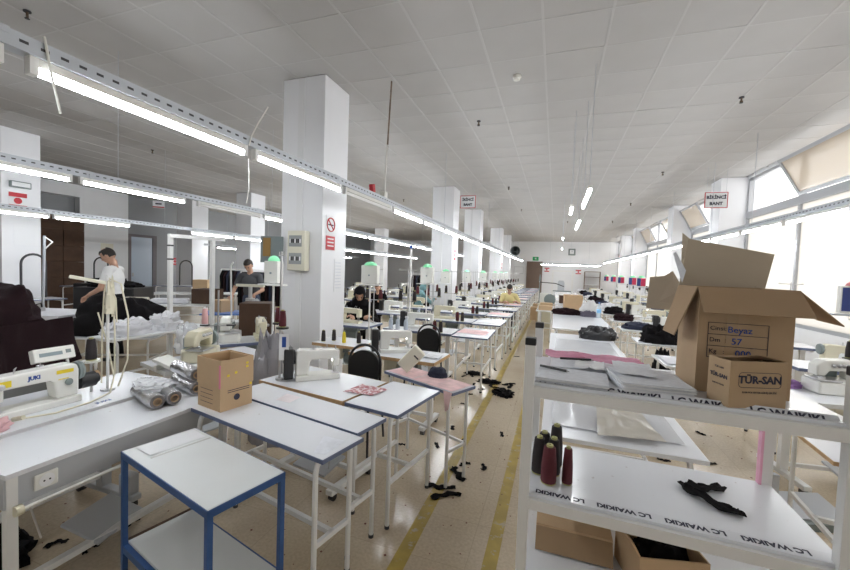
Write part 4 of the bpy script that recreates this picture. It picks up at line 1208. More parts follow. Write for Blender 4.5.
# ================================================================== people
import numpy as np
def ik(a, b, l1, l2, hint):
    a, b, hint = Vector(a), Vector(b), Vector(hint)
    d = b - a
    L = min(d.length, (l1 + l2) * .995)
    dn = d.normalized()
    b2 = a + dn * L
    x = (l1 * l1 - l2 * l2 + L * L) / (2 * L)
    h = math.sqrt(max(0, l1 * l1 - x * x))
    hv = (hint - dn * hint.dot(dn)).normalized()
    return a + dn * x + hv * h, b2
def person(label, loc, rz, H=1.75, seated=False, lean=.2, bow=.5, turn=0.0, hands=((-.2, -.4, 1.0), (.2, -.4, 1.0)), shirt=None, pants=None,
           sleeve='short', hair=True, scarf=None, bald=False, voxel=.012, side=0.0):
    """faces local -y; one continuous remeshed body, coloured by the nearest body part"""
    s = H / 1.75
    root = thing('person', label, 'person', loc, rz)
    hz = .50 if seated else .93 * s
    hip = Vector((0, 0, hz))
    up = Vector((side, -math.sin(lean), math.cos(lean))).normalized()
    fwd = Vector((0, -math.cos(lean), -math.sin(lean)))
    chest = hip + up * .33 * s
    neck = hip + up * .53 * s
    ha = lean + bow
    hup = Vector((0, -math.sin(ha), math.cos(ha)))
    hf = Vector((math.sin(turn) * 1, -math.cos(ha), -math.sin(ha))).normalized()
    head = neck + up * .045 * s + hup * .125 * s
    hx = hup.cross(hf).normalized()
    caps, ells = [], []
    def C(p0, p1, r0, r1, k): caps.append((Vector(p0), Vector(p1), r0 * s, r1 * s, k))
    def E(c, r, k, M=None): ells.append((Vector(c), [v * s for v in r], k, M or Matrix.Identity(3)))
    TB = Matrix((Vector((1, 0, 0)), -fwd, up)).transposed()
    E(hip + up * .02, (.165, .115, .13), 'pants', TB)
    E(hip + up * .18 * s, (.152, .105, .15), 'shirt', TB)
    E(chest, (.175, .118, .18), 'shirt', TB)
    sh = hip + up * .47 * s
    C(sh + Vector((-.15, 0, 0)) * s, sh + Vector((.15, 0, 0)) * s, .062, .062, 'shirt')
    C(sh + up * .03, neck + up * .07 * s + hf * .01, .056, .05, 'skin')
    HB = Matrix((hx, -hf, hup)).transposed()
    E(head + hup * .02 * s, (.076, .096, .105), 'skin', HB)
    E(head - hup * .055 * s + hf * .022 * s, (.055, .062, .06), 'skin', HB)
    E(head + hf * .098 * s - hup * .012 * s, (.012, .016, .022), 'skin', HB)
    E(head + hf * .082 * s - hup * .052 * s, (.022, .012, .008), 'skin', HB)
    for q in (-1, 1):
        E(head + hx * q * .078 * s - hup * .005 * s, (.010, .02, .03), 'skin', HB)
    for i, q in enumerate((-1, 1)):
        S = sh + Vector((q * .178, 0, -.005)) * s
        el, wr = ik(S, hands[i], .29 * s, .25 * s, (q * .5, .25, -.7))
        mid_ = S + (el - S) * .62
        if sleeve == 'short':
            C(S, mid_, .06, .055, 'shirt'); C(mid_, el, .042, .038, 'skin'); C(el, wr, .039, .026, 'skin')
        else:
            C(S, el, .058, .046, 'shirt'); C(el, wr, .045, .034, 'shirt')
        hd = (wr - el).normalized()
        hd = (hd + Vector((0, -.2, -.35))).normalized()
        sidev = hd.cross(Vector((0, 0, 1))).normalized()
        nrm = sidev.cross(hd)
        PM = Matrix((sidev, nrm, hd)).transposed()
        pc = wr + hd * .045 * s
        E(pc, (.042, .017, .052), 'skin', PM)
        for f_ in range(4):
            o_ = (f_ - 1.5) * .021
            ln = (.062, .074, .07, .054)[f_] * s
            b0 = pc + sidev * o_ * s + hd * .04 * s
            b1 = b0 + (hd * .8 - nrm * .35).normalized() * ln * .55
            b2 = b1 + (hd * .45 - nrm * .85).normalized() * ln * .5
            C(b0, b1, .0105, .0098, 'skin'); C(b1, b2, .0098, .0085, 'skin')
        tb = pc - hd * .02 * s + sidev * (-q) * .035 * s
        t1_ = tb + (hd * .6 + sidev * (-q) * .75 - nrm * .2).normalized() * .035 * s
        C(tb, t1_, .0125, .011, 'skin'); C(t1_, t1_ + (hd * .9 - nrm * .4).normalized() * .028 * s, .011, .009, 'skin')
        hp = hip + Vector((q * .09, 0, -.02)) * s
        if seated:
            kn = Vector((q * .13, -.42 * s, .50)); an = Vector((q * .13, -.38 * s, .09))
        else:
            kn = Vector((q * .10, -.02, .50 * s)); an = Vector((q * .105, .03, .085 * s))
        C(hp, kn, .083, .057, 'pants'); C(kn, an, .056, .040, 'pants')
        C(an + Vector((0, .03, -.045)), an + Vector((q * .02, -.15, -.05)), .034, .028, 'shoe')
    b = MB()
    for p0, p1, r0, r1, k in caps:
        b.cyl(p0, p1, r0, r1, seg=14); b.sph(p0, r0, 12, 8); b.sph(p1, r1, 12, 8)
    for c_, r_, k, M in ells:
        m4 = Matrix.Translation(c_) @ M.to_4x4() @ Matrix.Diagonal((*r_, 1))
        bmesh.ops.create_uvsphere(b.bm, u_segments=18, v_segments=12, radius=1, matrix=m4)
    o = b.build('body_tmp', M_skin)
    rm = o.modifiers.new('remesh', 'REMESH'); rm.mode = 'VOXEL'; rm.voxel_size = voxel * .85
    sm = o.modifiers.new('smooth', 'SMOOTH'); sm.factor = .5; sm.iterations = 2
    dg = bpy.context.evaluated_depsgraph_get()
    me = bpy.data.meshes.new_from_object(o.evaluated_get(dg))
    bpy.data.objects.remove(o)
    keys = ['skin', 'shirt', 'pants', 'shoe']
    n = len(me.polygons)
    cen = np.empty(n * 3); me.polygons.foreach_get('center', cen); cen = cen.reshape(-1, 3)
    best = np.full(n, 1e9); idx = np.zeros(n, int)
    for p0, p1, r0, r1, k in caps:
        a_ = np.array(p0); d_ = np.array(p1 - p0); L2 = max(1e-9, d_ @ d_)
        t_ = np.clip(((cen - a_) @ d_) / L2, 0, 1)
        ds = np.linalg.norm(cen - a_ - t_[:, None] * d_, axis=1) - (r0 + (r1 - r0) * t_)
        w = ds < best; best[w] = ds[w]; idx[w] = keys.index(k)
    for c_, r_, k, M in ells:
        q = (cen - np.array(c_)) @ np.array(M)
        ds = (np.linalg.norm(q / np.array(r_), axis=1) - 1) * min(r_)
        w = ds < best; best[w] = ds[w]; idx[w] = keys.index(k)
    me.materials.clear()
    for mm in (M_skin, shirt, pants or M_navy, M_black): me.materials.append(mm)
    me.polygons.foreach_set('material_index', idx.astype(np.int32))
    me.polygons.foreach_set('use_smooth', [True] * n)
    body = bpy.data.objects.new('body', me); col.objects.link(body); body.parent = root
    for q in (-1, 1):
        MB().sph(head + hf * .088 * s + hx * q * .032 * s + hup * .012 * s, .011 * s, 8, 6).build('eye', M_dark, root)
    m4 = Matrix.Translation(head + hup * .024 * s) @ HB.to_4x4()
    hb = MB()
    if scarf:
        bmesh.ops.create_uvsphere(hb.bm, u_segments=24, v_segments=16, radius=1, matrix=m4 @ Matrix.Diagonal((.098 * s, .118 * s, .128 * s, 1)))
        bmesh.ops.delete(hb.bm, geom=[v for v in hb.bm.verts if ((v.co - head).dot(hf) > .055 * s and abs((v.co - head).dot(hx)) < .062 * s and (v.co - head).dot(hup) < .085 * s)], context='VERTS')
        hb.mound(neck - up * .06 * s, (.15 * s, .13 * s, .16 * s), seed=3, amp=.1, seg=20, ring=8)
        hb.build('headscarf', scarf, root, smooth=True)
    elif hair:
        bmesh.ops.create_uvsphere(hb.bm, u_segments=24, v_segments=16, radius=1, matrix=m4 @ Matrix.Diagonal((.083 * s, .104 * s, .112 * s, 1)))
        def cut(v):
            l_ = v.co - head
            f1, u1 = l_.dot(hf), l_.dot(hup)
            lim = .055 * s if f1 > .04 * s else (-.01 * s if f1 > -.02 * s else -.055 * s)
            return u1 < lim or (bald and u1 > .105 * s and f1 > -.03 * s)
        bmesh.ops.delete(hb.bm, geom=[v for v in hb.bm.verts if cut(v)], context='VERTS')
        hb.build('hair', M_hair, root, smooth=True)
    return root
M_shirtw = mat('white_tshirt', (.80, .80, .80), .9, bump=.2, bscale=14)
M_shirtg = mat('grey_polo', (.075, .078, .085), .9, bump=.2, bscale=14)
M_shirty = mat('yellow_tshirt', (.74, .66, .33), .9, bump=.2, bscale=14)
M_shirtlg = mat('light_grey_top', (.50, .48, .48), .9)
M_shirtr = mat('red_tshirt', (.42, .03, .03), .9)
M_teal = mat('teal_headscarf', (.16, .30, .32), .9)
M_maskp = mat('purple_scarf', (.10, .02, .07), .9)
M_jeans = mat('blue_grey_jeans', (.06, .08, .13), .9)
person('man in white t-shirt leaning over the cloth-covered table', (-6.72, 4.15, 0), -.95, H=1.84, lean=.04, bow=.55, hands=((-.12, -.32, 1.12), (.14, -.30, 1.06)), shirt=M_shirtw, pants=M_blackfab, bald=True)
person('man in dark grey polo looking down behind the machines', (-5.72, 6.0, 0), .35, H=1.76, lean=.12, bow=.55, hands=((-.24, -.30, 1.02), (.20, -.36, 1.05)), shirt=M_shirtg, pants=M_jeans)
person('man in yellow t-shirt seated at the aisle table looking down', (-1.28, 11.58, 0), .1, H=1.84, seated=True, lean=.26, bow=.5, hands=((-.10, -.42, .80), (.20, -.40, .82)), shirt=M_shirty, pants=M_navy)
person('seated person in black with purple scarf bent over a machine', (-3.36, 6.16, 0), .45, H=1.86, seated=True, lean=.30, bow=.5, hands=((-.15, -.50, .82), (.18, -.48, .82)), shirt=M_blackfab, pants=M_blackfab, sleeve='long', scarf=M_blackfab)
person('seated person in light grey top with dark headscarf', (-4.28, 8.8, 0), .2, H=1.68, seated=True, lean=.1, bow=.35, hands=((-.15, -.42, .85), (.18, -.40, .85)), shirt=M_blackfab, pants=M_blackfab, sleeve='long')
person('seated person with teal headscarf and teal top', (-3.50, 9.62, 0), 2.6, H=1.68, seated=True, lean=.2, bow=.4, hands=((-.15, -.45, .85), (.18, -.45, .85)), shirt=M_teal, pants=M_navy, sleeve='long', scarf=M_teal)
person('seated person in black with grey headscarf by the far machines', (-4.4, 11.9, 0), 2.2, H=1.68, seated=True, lean=.35, bow=.4, hands=((-.15, -.45, .85), (.18, -.45, .85)), shirt=M_blackfab, pants=M_blackfab, sleeve='long', scarf=M_shirtlg)
person('person in red t-shirt half hidden behind the white column', (-12.3, 5.75, 0), .4, H=1.62, lean=.2, bow=.4, hands=((-.15, -.42, 1.0), (.18, -.42, 1.0)), shirt=M_shirtr, pants=M_navy)
# ================================================================== aisle row of machine stations
G_ST = 'sewing tables in the aisle row'
G_SD = 'side tables in the aisle row'
G_MC = 'sewing machines in the aisle row'
G_CL = 'green-domed call boxes of the aisle row'
p_sew = sewing_table(1.06, .54, edge=M_edge, label='white sewing table in the long row beside the aisle', group=G_ST)
p_side = side_table(.50, .86, label='white blue-edged side table with tube legs at the aisle end of a sewing table', group=G_SD)
p_mw = sewing_machine(M_machw, M_black, 'white sewing machine with black motor in the aisle row', group=G_MC)
p_mc = sewing_machine(M_machc, M_machg, 'cream sewing machine in the aisle row', group=G_MC)
p_st = thread_stand('steel thread stand behind an aisle row machine', (0, 0, 0), 0, 'thread stands of the aisle row')
p_ck = thread_cone(M_coneblk, 'black thread cone on an aisle row thread stand', (0, 0, 0), 'thread cones of the aisle row')
p_cm = thread_cone(M_conemar, 'maroon thread cone on an aisle row thread stand', (0, 0, 0), 'thread cones of the aisle row')
ycols = [(10.25, 11.1), (14.2, 15.1), (20.3, 21.2), (24.3, 25.1)]
protos_used = set()
def put(p, loc, rz=0.0, label=None, group=None):
    if p.name not in protos_used:
        protos_used.add(p.name)
        p.location = loc; p.rotation_euler = (0, 0, rz)
        if label: p['label'] = label
        if group: p['group'] = group
        return p
    return dup(p, loc, rz, label, group)
Y0 = [5.05, 6.40, 7.74, 9.08, 10.42, 11.76, 13.1, 14.44, 15.8, 17.15, 18.5, 19.9, 21.3, 22.7]
for i, y0 in enumerate(Y0):
    n_ = ORD[i]
    put(p_sew, (-1.88, y0 + .36, 0), 0, 'white sewing table, %s of the aisle row counted from the wood-edged table' % n_)
    put(p_side, (-1.075, y0 + .42, 0), random.uniform(-.03, .03), 'white blue-edged side table, %s along the aisle from the wood-edged table' % n_)
    put(p_mw if i % 3 != 1 else p_mc, (-1.93, y0 + .40, .75), PI + random.uniform(.25, .45), '%s sewing machine, %s of the aisle row from the wood-edged table' % ('white' if i % 3 != 1 else 'cream', n_))
    put(p_st, (-2.22, y0 + .57, .75), 0, 'steel thread stand, %s of the aisle row from the wood-edged table' % n_)
    for s in (-1, 1):
        put(p_ck if (i + s) % 3 else p_cm, (-2.22 + s * .12, y0 + .57, .75 + .9 * .42 + .012), 0, '%s thread cone on the %s-side arm of the %s aisle row stand' % ('black' if (i + s) % 3 else 'maroon', 'aisle' if s > 0 else 'column', n_))
    if i % 2 == 0:
        sheet('paper_pattern', 'pale pink paper pattern on the %s aisle side table' % n_, 'paper', [(-1.33, y0 + .30, .751), (-.90, y0 + .22, .751), (-.88, y0 + .62, .751), (-1.30, y0 + .70, .751)], M_pink, crumple=.004, n=6, seed=i, group='paper patterns on the aisle side tables')
    else:
        sheet('paper_pattern', 'white paper sheet on the %s aisle side table' % n_, 'paper', [(-1.31, y0 + .2, .751), (-.98, y0 + .22, .751), (-.98, y0 + .55, .751), (-1.32, y0 + .56, .751)], M_paperb, crumple=.004, n=4, seed=i, group='paper sheets on the aisle side tables')
# call boxes: pole stands on the floor behind the tables
def call(x, y, zbox, label, grp=G_CL, rz=0.0, **kw):
    return andon(label, (x, y, 0), rz, grp, h=zbox, **kw)
call(-2.66, 3.08, 1.46, 'small white call box with green dome in front of the panel column', None, w=.16, hh=.22)
call(-2.50, 4.86, 1.42, 'white call box with green dome behind the wood-edged table', None, w=.25, hh=.26)
call(-2.06, 6.1, 1.42, 'white call box with green dome next to the blue-topped pole', None, w=.22, hh=.27)
ci = -1
for x, y in ((-2.46, 8.65), (-2.25, 9.98), (-2.05, 11.3), (-2.3, 12.7), (-2.3, 15.35), (-2.25, 16.75), (-2.2, 18.1)):
    ci += 1
    call(x, y, 1.35, 'white call box with green dome, %s past the blue-topped pole' % ORD[ci], w=.22, hh=.27)
# blue-topped white pole
pp = thing('machine_pole', 'tall white pole with dark blue cap beside a call box', 'pole', (-2.22, 5.72, 0))
MB().cyl((0, 0, 0), (0, 0, 1.98), .018, seg=10).build('pole', M_white, pp)
MB().cyl((0, 0, 1.98), (0, 0, 2.03), .03, seg=12).build('cap', M_inkblue, pp)
# second line of stations left of the aisle row
G2 = 'machine stations of the inner row'
for i, y0 in enumerate((5.0, 6.75, 8.1, 11.6, 12.9, 16.0, 17.4, 18.8)):
    put(p_sew, (-3.18, y0 + .36, 0), 0, 'white sewing table, %s of the inner row from the panel column' % ORD[i], G2)
    put(p_mc if i % 2 == 0 else p_mw, (-3.12, y0 + .38, .75), PI, 'sewing machine, %s of the inner row from the panel column' % ORD[i], G2)
    put(p_st, (-2.78, y0 + .55, .75), 0, 'thread stand, %s of the inner row from the panel column' % ORD[i], G2)
    for s in (-1, 1):
        put(p_ck if s < 0 else p_cm, (-2.78 + s * .12, y0 + .55, .75 + .9 * .42 + .012), 0, '%s thread cone on the %s inner row stand' % ('black' if s < 0 else 'maroon', ORD[i]), G2)
# deep rows of the hall seen between columns
G3 = 'machine stations deep in the hall'
for i, (x, y) in enumerate(((-4.9, 7.6), (-5.3, 9.4), (-4.9, 11.2), (-6.6, 9.2), (-6.4, 11.4), (-5.2, 13.2), (-6.8, 13.6), (-5.0, 15.4), (-8.2, 12.0), (-8.0, 14.6), (-6.6, 16.4))):
    put(p_sew, (x, y, 0), 0, 'white sewing table deep in the hall', G3)
    put(p_mc if i % 2 else p_mw, (x, y, .75), PI if i % 2 else 0, 'sewing machine on a table deep in the hall', G3)
    put(p_ck, (x - .4, y + .15, .75), 0, 'black thread cone on a table deep in the hall', G3)
# dark clothes rails deep in the hall
def rail(x, y, L, rz, label):
    t = thing('garment_rail', label, 'clothes rail', (x, y, 0), rz)
    for s in (-1, 1):
        MB().cyl((s * L / 2, 0, 0), (s * L / 2, 0, 1.45), .014, seg=8).build('post', M_white, t)
        MB().bx(s * L / 2 - .015, s * L / 2 + .015, -.25, .25, 0, .03).build('foot', M_white, t)
    MB().cyl((-L / 2, 0, 1.45), (L / 2, 0, 1.45), .014, seg=8).build('bar', M_white, t)
    n = int(L / .09)
    for k in range(n):
        x_ = -L / 2 + .06 + (L - .12) * k / (n - 1)
        g_ = MB().prism([(-.23, .62), (.23, .62), (.25, 1.25), (.06, 1.41), (-.06, 1.41), (-.25, 1.25)], 'x', x_ - .022, x_ + .022).build('garment', (M_blackfab, M_maroonfab, M_navy)[k % 3], t)
        g_.rotation_euler = (0, 0, random.uniform(-.0, .0))
rail(-6.55, 7.65, 1.7, .35, 'rail of black garments behind the man in grey')
rail(-4.75, 14.4, 1.5, .1, 'rail of black garments far behind the inner row')
rail(-9.0, 9.2, 1.4, .5, 'rail of dark garments near the deep columns')

# ================================================================== things on and around the first column
ep = thing('electrical_panel', 'cream electrical breaker panel with two smoked windows on the column', 'electrical panel', (-3.085, 4.057, 1.83))
MB().bx(-.135, .135, -.10, 0, -.25, .25, bevel=.012).build('case', M_panel, ep)
for z_ in (.12, -.10):
    w_ = MB().bx(-.105, .085, -.1035, -.099, z_ - .07, z_ + .07, bevel=.003).build('window', mat('smoked_clear', (.36, .38, .38), .15), ep)
    for k in range(7):
        MB().bx(-.095 + k * .025, -.077 + k * .025, -.107, -.1030, z_ - .025, z_ + .025).build('breaker', M_dark if k % 3 else M_paper, w_)
op = thing('panel_door', 'open clear plastic door with brown board beside the breaker panel', 'panel door', (-3.36, 4.03, 1.84))
MB().box((-.14, -.02, 0), (.30, .012, .34), rz=.25).build('door', mat('smoky_plastic', (.22, .26, .27), .2), op)
MB().box((-.20, -.045, .03), (.10, .012, .24), rz=.25).build('brown_board', mat('ochre_board', (.30, .18, .05), .5), op)
ns = thing('no_smoking_sign', 'no smoking sign with red ring and red text panel on the column', 'sign', (-2.781, 4.25, 2.06), PI / 2)
MB().bx(-.10, .10, -.004, 0, .0, .24).build('plate', M_paper, ns)
MB().tube(arc((0, -.006, .125), .085, 0, 2 * PI, 24), .008, seg=6).cyl((-.058, -.006, .183), (.058, -.006, .067), .007, seg=6).build('red_ring', M_red, ns)
MB().bx(-.06, .045, -.0065, -.004, .115, .130).bx(.05, .062, -.0065, -.004, .115, .130).build('cigarette', M_ink, ns)
rp = MB().bx(-.10, .10, -.005, 0, -.20, -.02).build('text_panel', M_red, ns)
for k in range(3):
    MB().bx(-.07, .07, -.0065, -.005, -.065 - k * .045, -.05 - k * .045).build('text_line', M_paper, rp)
nt_ = thing('notice_sheet', 'white notice sheet with grey print taped on the column', 'notice', (-2.781, 4.45, 1.53), PI / 2)
MB().bx(-.09, .09, -.003, 0, -.22, .22).build('sheet', M_paper, nt_)
for k in range(9):
    MB().bx(-.07, .07, -.0040, -.003, .16 - k * .042, .175 - k * .042).build('text_line', M_paperb, nt_)
# red signs and sheets on further columns
def col_sign(x, y, z, rz, label, w=.2):
    t = thing('safety_sign', label, 'sign', (x, y, z), rz)
    MB().bx(-w / 2, w / 2, -.004, 0, -.15, .15).build('plate', M_paper, t)
    MB().bx(-w / 2, w / 2, -.006, -.004, .07, .15).build('red_band', M_red, t)
    MB().bx(-w / 2, w / 2, -.006, -.004, -.15, -.08).build('red_band', M_red, t)
    MB().cyl((0, -.006, 0), (0, -.004, 0), .06, seg=16).build('red_disc', M_red, t)
col_sign(-9.697, 4.30, 2.68, PI / 2, 'red and white fire sign on the near left column', .26)
col_sign(-2.781, 20.8, 2.0, PI / 2, 'red fire sign on the far aisle column', .3)
col_sign(-2.781, 10.65, 2.1, PI / 2, 'red printed strip notice on the second aisle column', .16)
col_sign(-2.781, 14.65, 2.1, PI / 2, 'red printed strip notice on the third aisle column', .16)
col_sign(-15.19, 11.65, 1.62, PI / 2, 'red fire sign on the grey left wall', .3)
col_sign(-.62, 29.385, 1.95, 0, 'red fire sign on the back wall beside the brown door', .34)
col_sign(1.55, 29.385, 1.85, 0, 'red warning notice on the back wall between benches', .36)
wl = thing('wall_lamp', 'grey emergency lamp box high on the near left column', 'lamp', (-9.697, 4.32, 2.98), PI / 2)
MB().bx(-.15, .15, -.07, 0, -.06, .06, bevel=.01).build('case', M_machg, wl)
MB().bx(-.13, .13, -.075, -.07, -.035, .045).build('diffuser', M_paper, wl)
nl = thing('notice_sheet', 'pale sheet taped on the near left column', 'notice', (-9.697, 4.42, 2.05), PI / 2)
MB().bx(-.18, .18, -.003, 0, -.2, .2).build('sheet', M_paper, nl)
tag(MB().bx(-.2, .2, -.004, 0, -.14, .14).build('notice_sheet', M_panel, loc=(-14.94, 8.95, 2.03), rz=PI / 2), 'small cream notice on the white wall behind the man in white', 'notice')
hs = thing('hanging_sign', 'small white sign hanging before the grey wall above the door', 'sign', (-11.1, 8.0, 3.28), .6)
MB().bx(-.15, .15, -.006, .006, -.10, .10).build('board', M_paper, hs)
MB().bx(-.08, .08, -.008, -.006, .0, .04).build('mark', M_ink, hs)
MB().bx(-.15, .15, -.008, -.006, -.09, -.06).build('red_band', M_red, hs)
MB().cyl((0, 0, .1), (0, 0, CZ - 3.28), .004, seg=5).build('wire', M_tray, hs)
# fan, clock, exit
fa = thing('wall_fan', 'round dark wall fan on the farthest aisle column', 'fan', (-2.36, 24.6, 2.98))
MB().lathe([(.30, -.06), (.32, 0), (.30, .06), (.27, .06), (.27, -.06)], seg=24, m=Matrix.Rotation(PI / 2, 4, 'X')).build('cage', M_machg, fa, smooth=True)
for k in range(4):
    MB().box((0, 0, 0), (.10, .01, .24)).build('blade', M_apron, fa)
    fa.children[-1].rotation_euler = (0, k * PI / 2 + .4, 0)
    fa.children[-1].location = (.13 * math.sin(k * PI / 2 + .4), 0, .13 * math.cos(k * PI / 2 + .4))
MB().cyl((0, .0, 0), (-.44, .1, 0), .03, seg=8).cyl((0, -.05, 0), (0, .12, 0), .06, seg=12).build('bracket', M_machg, fa)
ck = thing('wall_clock', 'square dark-framed clock on the back wall', 'clock', (1.05, YB - .005, 3.28))
MB().bx(-.24, .24, -.05, 0, -.24, .24, bevel=.03).build('frame', M_machg, ck)
MB().bx(-.14, .14, -.055, -.05, -.14, .14).build('dial', M_paper, ck)
MB().box((.03, -.058, .02), (.09, .004, .012), ry=-.6).box((-.0, -.058, .045), (.012, .004, .09)).build('hands', M_ink, ck)
ex = thing('exit_sign', 'green exit sign above the brown door', 'sign', (-1.45, YB - .005, 2.74))
MB().bx(-.21, .21, -.03, 0, -.14, .14).build('case', M_exit, ex)
MB().box((-.03, -.032, .02), (.05, .003, .12)).box((.05, -.032, -.02), (.12, .003, .03)).box((.05, -.032, .05), (.035, .003, .035)).build('running_figure', M_paper, ex)
pb = thing('poster_board', 'pale framed plan on the wall left of the brown door', 'poster', (-2.65, YB - .005, 1.85))
MB().bx(-.35, .35, -.02, 0, -.26, .26).build('frame', M_steel, pb)
MB().bx(-.32, .32, -.024, -.02, -.23, .23).build('sheet', M_paper, pb)

# clutter on the aisle sewing tables
def bottle(loc, lab, m, h=.2, r=.032):
    t = thing('spray_bottle', lab, 'bottle', loc)
    MB().lathe([(r * .9, 0), (r, .01), (r, h * .55), (r * .8, h * .68), (r * .35, h * .8), (r * .35, h * .88)], seg=14).build('body', m, t, smooth=True)
    MB().bx(-.012, .03, -.012, .012, h * .88, h * 1.02).bx(.02, .03, -.006, .006, h * .75, h * .9).build('trigger', M_paper, t)
M_bott = plastic_film_mat('bottle_clear', (.70, .78, .90), .6)
for i, (x_, y_) in enumerate(((-2.30, 5.18), (-2.18, 5.16), (-2.05, 5.16), (-2.36, 6.55))):
    bottle((x_, y_, .75), 'clear spray bottle, %s on the first aisle sewing tables' % ORD[i], M_bott)
for i, y0 in enumerate(Y0[:8]):
    for k in range(2):
        x_ = -1.62 + k * .09
        put(p_ck if k else p_cm, (x_, y0 + .16, .75), 0, '%s thread cone standing on the %s aisle sewing table' % ('black' if k else 'maroon', ORD[i]), 'thread cones standing on the aisle tables')
for i, (x_, y_) in enumerate(((-2.58, 3.85), (-2.50, 3.95), (-2.16, 3.95))):
    thread_cone(M_coneblk, 'black thread cone, %s beside the yellow cone' % ORD[i], (x_, y_, .75), 'black cones beside the yellow cone', h=.14, r=.026)
# ================================================================== left middle ground
# tall stand at the corner of the front machine table
ts = thread_stand('tall steel thread stand with maroon cones beside the small cardboard box', (-2.00, 2.40, .75), -.75, None, h=1.0)
for s, lab in ((-1, 'maroon thread cone on the tall stand, box side'), (1, 'maroon thread cone on the tall stand, column side')):
    thread_cone(M_conemar, lab, (-2.00 + s * .12 * math.cos(-.75), 2.40 + s * .12 * math.sin(-.75), .75 + .42 + .012), None, h=.13, r=.027)
tg = thing('paper_tag', 'white paper tag with blue mark hanging on the tall stand', 'tag', (-1.93, 2.36, 1.02), .5)
MB().bx(-.035, .035, -.001, .001, -.10, .10).build('paper', M_paper, tg)
MB().bx(-.015, .015, -.0025, -.001, .0, .08).build('blue_mark', M_inkblue, tg)
MB().cyl((0, 0, .1), (-.04, .02, .15), .0015, seg=4).build('string', M_rope, tg)
# machine tables behind the bench
sewing_table(.95, .50, edge=M_lamgrey, label='white machine table behind the foil rolls', loc=(-3.05, 2.70, 0), rz=1.3)
overlock(M_machc, 'cream overlock machine with grey handwheel behind the foil rolls', (-3.06, 2.60, .75), 1.9)
wp = thing('machine_cover', 'white slanted machine cover plate in front of the cream overlock', 'cover', (-2.98, 2.26, .75), .2)
MB().box((0, 0, .05), (.22, .16, .03), ry=.35, bevel=.006).build('plate', M_machw, wp)
MB().box((-.085, 0, .02), (.03, .14, .04), bevel=.004).build('foot', M_machw, wp)
sewing_table(.80, .46, edge=M_edge, label='white machine table beside the panel column', loc=(-3.45, 3.50, 0), rz=.9)
overlock(M_machw, 'white overlock machine on the table beside the panel column', (-3.52, 3.36, .75), 2.3)
sewing_machine(M_machc, M_machg, 'cream sewing machine beside the panel column', (-3.33, 3.66, .75), 2.4, lit=False)
heap('plastic_bag', 'clear plastic bag hanging beside the cream overlock', 'plastic bag', (-3.44, 2.78, .75), (.11, .11, .26), M_film, seed=31, amp=.3, freq=3.5)
heap('plastic_bag', 'grey plastic-wrapped bundle behind the small cardboard box', 'plastic bag', (-2.47, 2.86, .0), (.22, .17, .95), mat('grey_poly', (.30, .29, .31), .25, bump=.5, bscale=25), seed=33, amp=.16, freq=4)
pnk = thread_stand('thin steel thread stand carrying a pink cone', (-3.20, 2.92, .75), .6, None, h=.62, arms=1)
thread_cone(M_conepink, 'pink thread cone on a thin stand behind the box', (-3.20 - .12 * math.cos(.6), 2.92 - .12 * math.sin(.6), .75 + .26 + .012), None, h=.17, r=.03, top=M_paper)
carton('cardboard_box', 'open brown box on the floor behind the JUKI machine table', (-3.58, 2.16, 0), .3, .34, .28, .60, flaps=(.9, None, .9, 1.0), fl=.08)
# yarn stand over the near machine table
ya = thing('yarn_stand', 'white stand with a lamp arm and cream yarns hanging over the near table', 'yarn stand', (-2.83, 1.70, .76))
MB().cyl((0, 0, 0), (0, 0, .78), .009, seg=8).build('pole', M_white, ya)
MB().cyl((0, 0, 0), (0, 0, .012), .04, seg=12).build('base', M_steel, ya)
MB().box((-.055, -.075, .745), (.025, .20, .022), rz=-.55, rx=-.22, bevel=.004).build('lamp_arm', M_panel, ya)
for k, pts in enumerate(([(0, 0, .76), (.015, .02, .70), (.02, .03, .4), (.02, .03, .1)], [(0, 0, .76), (.05, .05, .72), (.075, .08, .5), (.07, .08, .2), (.04, .04, .02)], [(0, 0, .76), (-.02, -.01, .66), (-.025, -.02, .35), (-.03, -.02, .05)], [(0, 0, .74), (.02, .01, .60), (.03, .01, .50)], [(0, 0, .74), (.03, .03, .62), (.04, .03, .46)])):
    MB().tube(pts, .0055, seg=6).build('yarn', M_rope, ya, smooth=True)
MB().mound((0.008, .008, .52), (.03, .03, .20), seed=5, amp=.5, freq=3, seg=12, ring=8).build('yarn_bunch', M_rope, ya, smooth=True)
# fabric trolley with dark maroon heap
ft = thing('fabric_trolley', 'grey metal fabric trolley with blue rim under the maroon heap', 'trolley', (-4.27, 1.62, 0), .42)
MB().bx(-.42, .42, -.36, .36, .12, 1.0, bevel=.006).build('bin', mat('grey_metal_bin', (.20, .21, .21), .5), ft)
MB().bx(-.44, .44, -.38, .38, 1.0, 1.04, bevel=.008).build('blue_rim', M_bluetop, ft)
for sx in (-1, 1):
    for sy in (-1, 1):
        MB().cyl((sx * .36, sy * .3 - .02, .06), (sx * .36, sy * .3 + .02, .06), .06, seg=12).build('caster', M_black, ft)
MB().bx(-.25, -.18, -.3625, -.36, .80, .88).build('label', M_paper, ft)
hp = thing('fabric_heap', 'big heap of dark maroon fabric draped over the grey trolley', 'fabric', (-4.27, 1.62, 1.041), .42)
MB().mound((0, 0, 0), (.42, .36, .34), 41, .22, 2.2, 44, 18, .55, .5).build('pile', M_maroonfab, hp, smooth=True)
d_ = drape(.80, .42, M_maroonfab, hp, 6, .05, 3)
d_.location = (.0, -.385, .09)
d2_ = drape(.68, .38, M_maroonfab, hp, 5, .05, 8)
d2_.location = (.445, 0, .09); d2_.rotation_euler = (0, 0, PI / 2)
